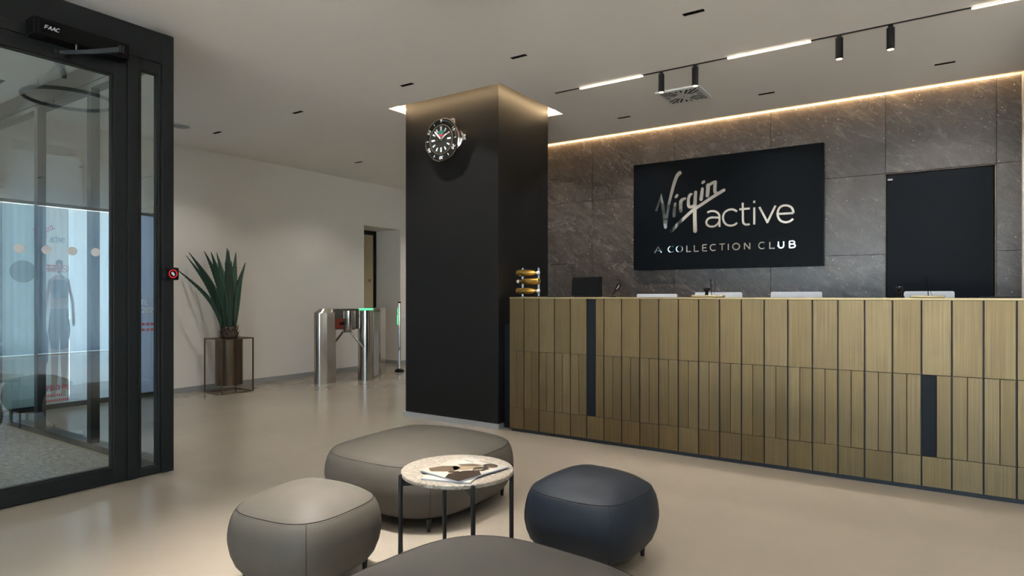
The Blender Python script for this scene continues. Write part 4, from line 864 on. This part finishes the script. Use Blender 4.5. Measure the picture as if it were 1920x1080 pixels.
tag(MB().lathe([(.111, GX + .0002), (.111, GX + .0014)], (0, 2.487, 1.403), 40, 'X').build('window_sticker', 'green_disc'), 'round dark green sticker on the shop window, seen through the lobby glass', 'sticker')
t = thing('window_sticker', 'orange warning label with white lines on the shop window behind the lobby glass', 'sticker', (GX, 2.738, 1.41))
MB().box(GX + .0002, GX + .0014, 2.672, 2.804, 1.408, 1.480).build('label_sheet', 'label_orange', t)
for k in range(2):
    for j in range(8): MB().box(GX + .00145, GX + .0019, 2.680 + j * .0150, 2.680 + j * .0150 + .0105, 1.417 + k * .031, 1.432 + k * .031).build('label_print', 'ink_white', t)
t = thing('window_sticker', 'round red no smoking sign on the shop window behind the lobby glass', 'sticker', (GX, 2.85, 1.40))
MB().lathe([(.038, GX + .0002), (.038, GX + .0014), (.031, GX + .0014), (.031, GX + .0002)], (0, 2.850, 1.442), 36, 'X', True).build('ring', 'ink_red', t)
MB().prism([(-.026, .020), (-.021, .025), (.026, -.020), (.021, -.025)], lambda u, v, hh: (GX + .0003 + hh, 2.850 + u, 1.442 + v), .0009).build('bar', 'ink_red', t)
MB().box(GX + .0002, GX + .0007, 2.832, 2.868, 1.438, 1.445).build('cigarette', 'ink_grey', t)
# upright poster panel by the left wall, seen through the glass
QX = -7.5175; y0, y1 = 2.56, 2.98
t = thing('window_poster', 'printed window poster with red script and an athlete, seen through the lobby glass', 'poster', (QX, 2.75, .05))
PF = lambda u, v, hh: (QX + .0004 + hh, y0 + u, v)
mb = MB(); sc, ox, oz = .27, -.060, 1.645
for k, st in script.items():
    for p, w_ in st: mb.ribbon([(ox + sc * u, oz + sc * v) for u, v in p], .009, PF, .0005)
mb.build('logo_script', 'ink_red', t)
mb = MB()
for k, st in active.items():
    for p in st: mb.ribbon([(.03 + u * .158, 1.585 + v * .30) for u, v in p], .006, PF, .0005)
mb.build('logo_word', 'ink_grey', t)
def fig(poly, m_, k=0): MB().prism([(x, z) for x, z in poly], lambda u, v, hh: PF(u, v, hh + .0002 * k), .0002).build('figure_print', m_, t)
fig([(.20, 1.46), (.215, 1.50), (.24, 1.515), (.265, 1.50), (.275, 1.46), (.262, 1.40), (.24, 1.385), (.215, 1.40)], 'skin_print', 2)
fig([(.205, 1.47), (.21, 1.52), (.24, 1.54), (.27, 1.52), (.272, 1.47), (.25, 1.495)], 'sport_black', 3)
fig([(.15, 1.33), (.22, 1.38), (.26, 1.38), (.33, 1.33), (.32, 1.12), (.315, 1.02), (.165, 1.02), (.16, 1.12)], 'skin_print', 1)
fig([(.165, 1.31), (.20, 1.33), (.28, 1.33), (.315, 1.31), (.31, 1.14), (.17, 1.14)], 'sport_black', 2)
fig([(.15, 1.33), (.17, 1.30), (.135, 1.08), (.115, .82), (.09, .82), (.105, 1.08)], 'skin_print', 1); fig([(.33, 1.33), (.31, 1.30), (.35, 1.08), (.36, .84), (.385, .84), (.378, 1.08)], 'skin_print', 1)
fig([(.16, 1.03), (.32, 1.03), (.34, .80), (.32, .62), (.25, .60), (.245, .76), (.235, .60), (.165, .62), (.14, .80)], 'sport_black', 2)
fig([(.165, .62), (.235, .61), (.225, .30), (.205, .12), (.165, .12), (.17, .30)], 'skin_print', 1); fig([(.25, .61), (.32, .62), (.31, .30), (.295, .12), (.255, .12), (.26, .30)], 'skin_print', 1)
fig([(.07, .82), (.125, .82), (.145, .72), (.14, .50), (.115, .42), (.075, .42), (.05, .50), (.052, .72)], 'sport_black', 4)
text(MB(), 'SCOPRI DI PIÙ'.replace('Ù', 'Ù'), .055, .185, .019, .056, .0075, .0075, lambda u, v, hh: PF(u, v, hh + .0012), .0004).build('poster_text', 'ink_red', t)
mb = MB()
for z, n_ in ((.125, 9), (.07, 12)):
    for j in range(n_): mb.prism([(.10 + j * .019, z), (.113 + j * .019, z), (.113 + j * .019, z + .026), (.10 + j * .019, z + .026)], lambda u, v, hh: PF(u, v, hh + .0012), .0004)
mb.build('poster_text', 'ink_red', t)
t = thing('window_poster', 'white words on blue window vinyl behind the narrow side window', 'poster', (-7.5175, 3.66, .8))
WF = lambda u, v, hh: (-7.5174 + hh, 3.575 + u, v)
text(MB(), 'RTE', -.02, 1.06, .036, .05, .012, .010, WF, .0006).build('poster_text', 'ink_white', t)
text(MB(), 'E 202', -.03, .97, .034, .05, .010, .010, WF, .0006).build('poster_text', 'ink_white', t)
mb = MB()
for z in (.82, .755):
    for j in range(5): mb.prism([(-.06 + j * .05, z), (-.025 + j * .05, z), (-.025 + j * .05, z + .03), (-.06 + j * .05, z + .03)], WF, .0006)
mb.build('poster_mark', 'ink_red', t)
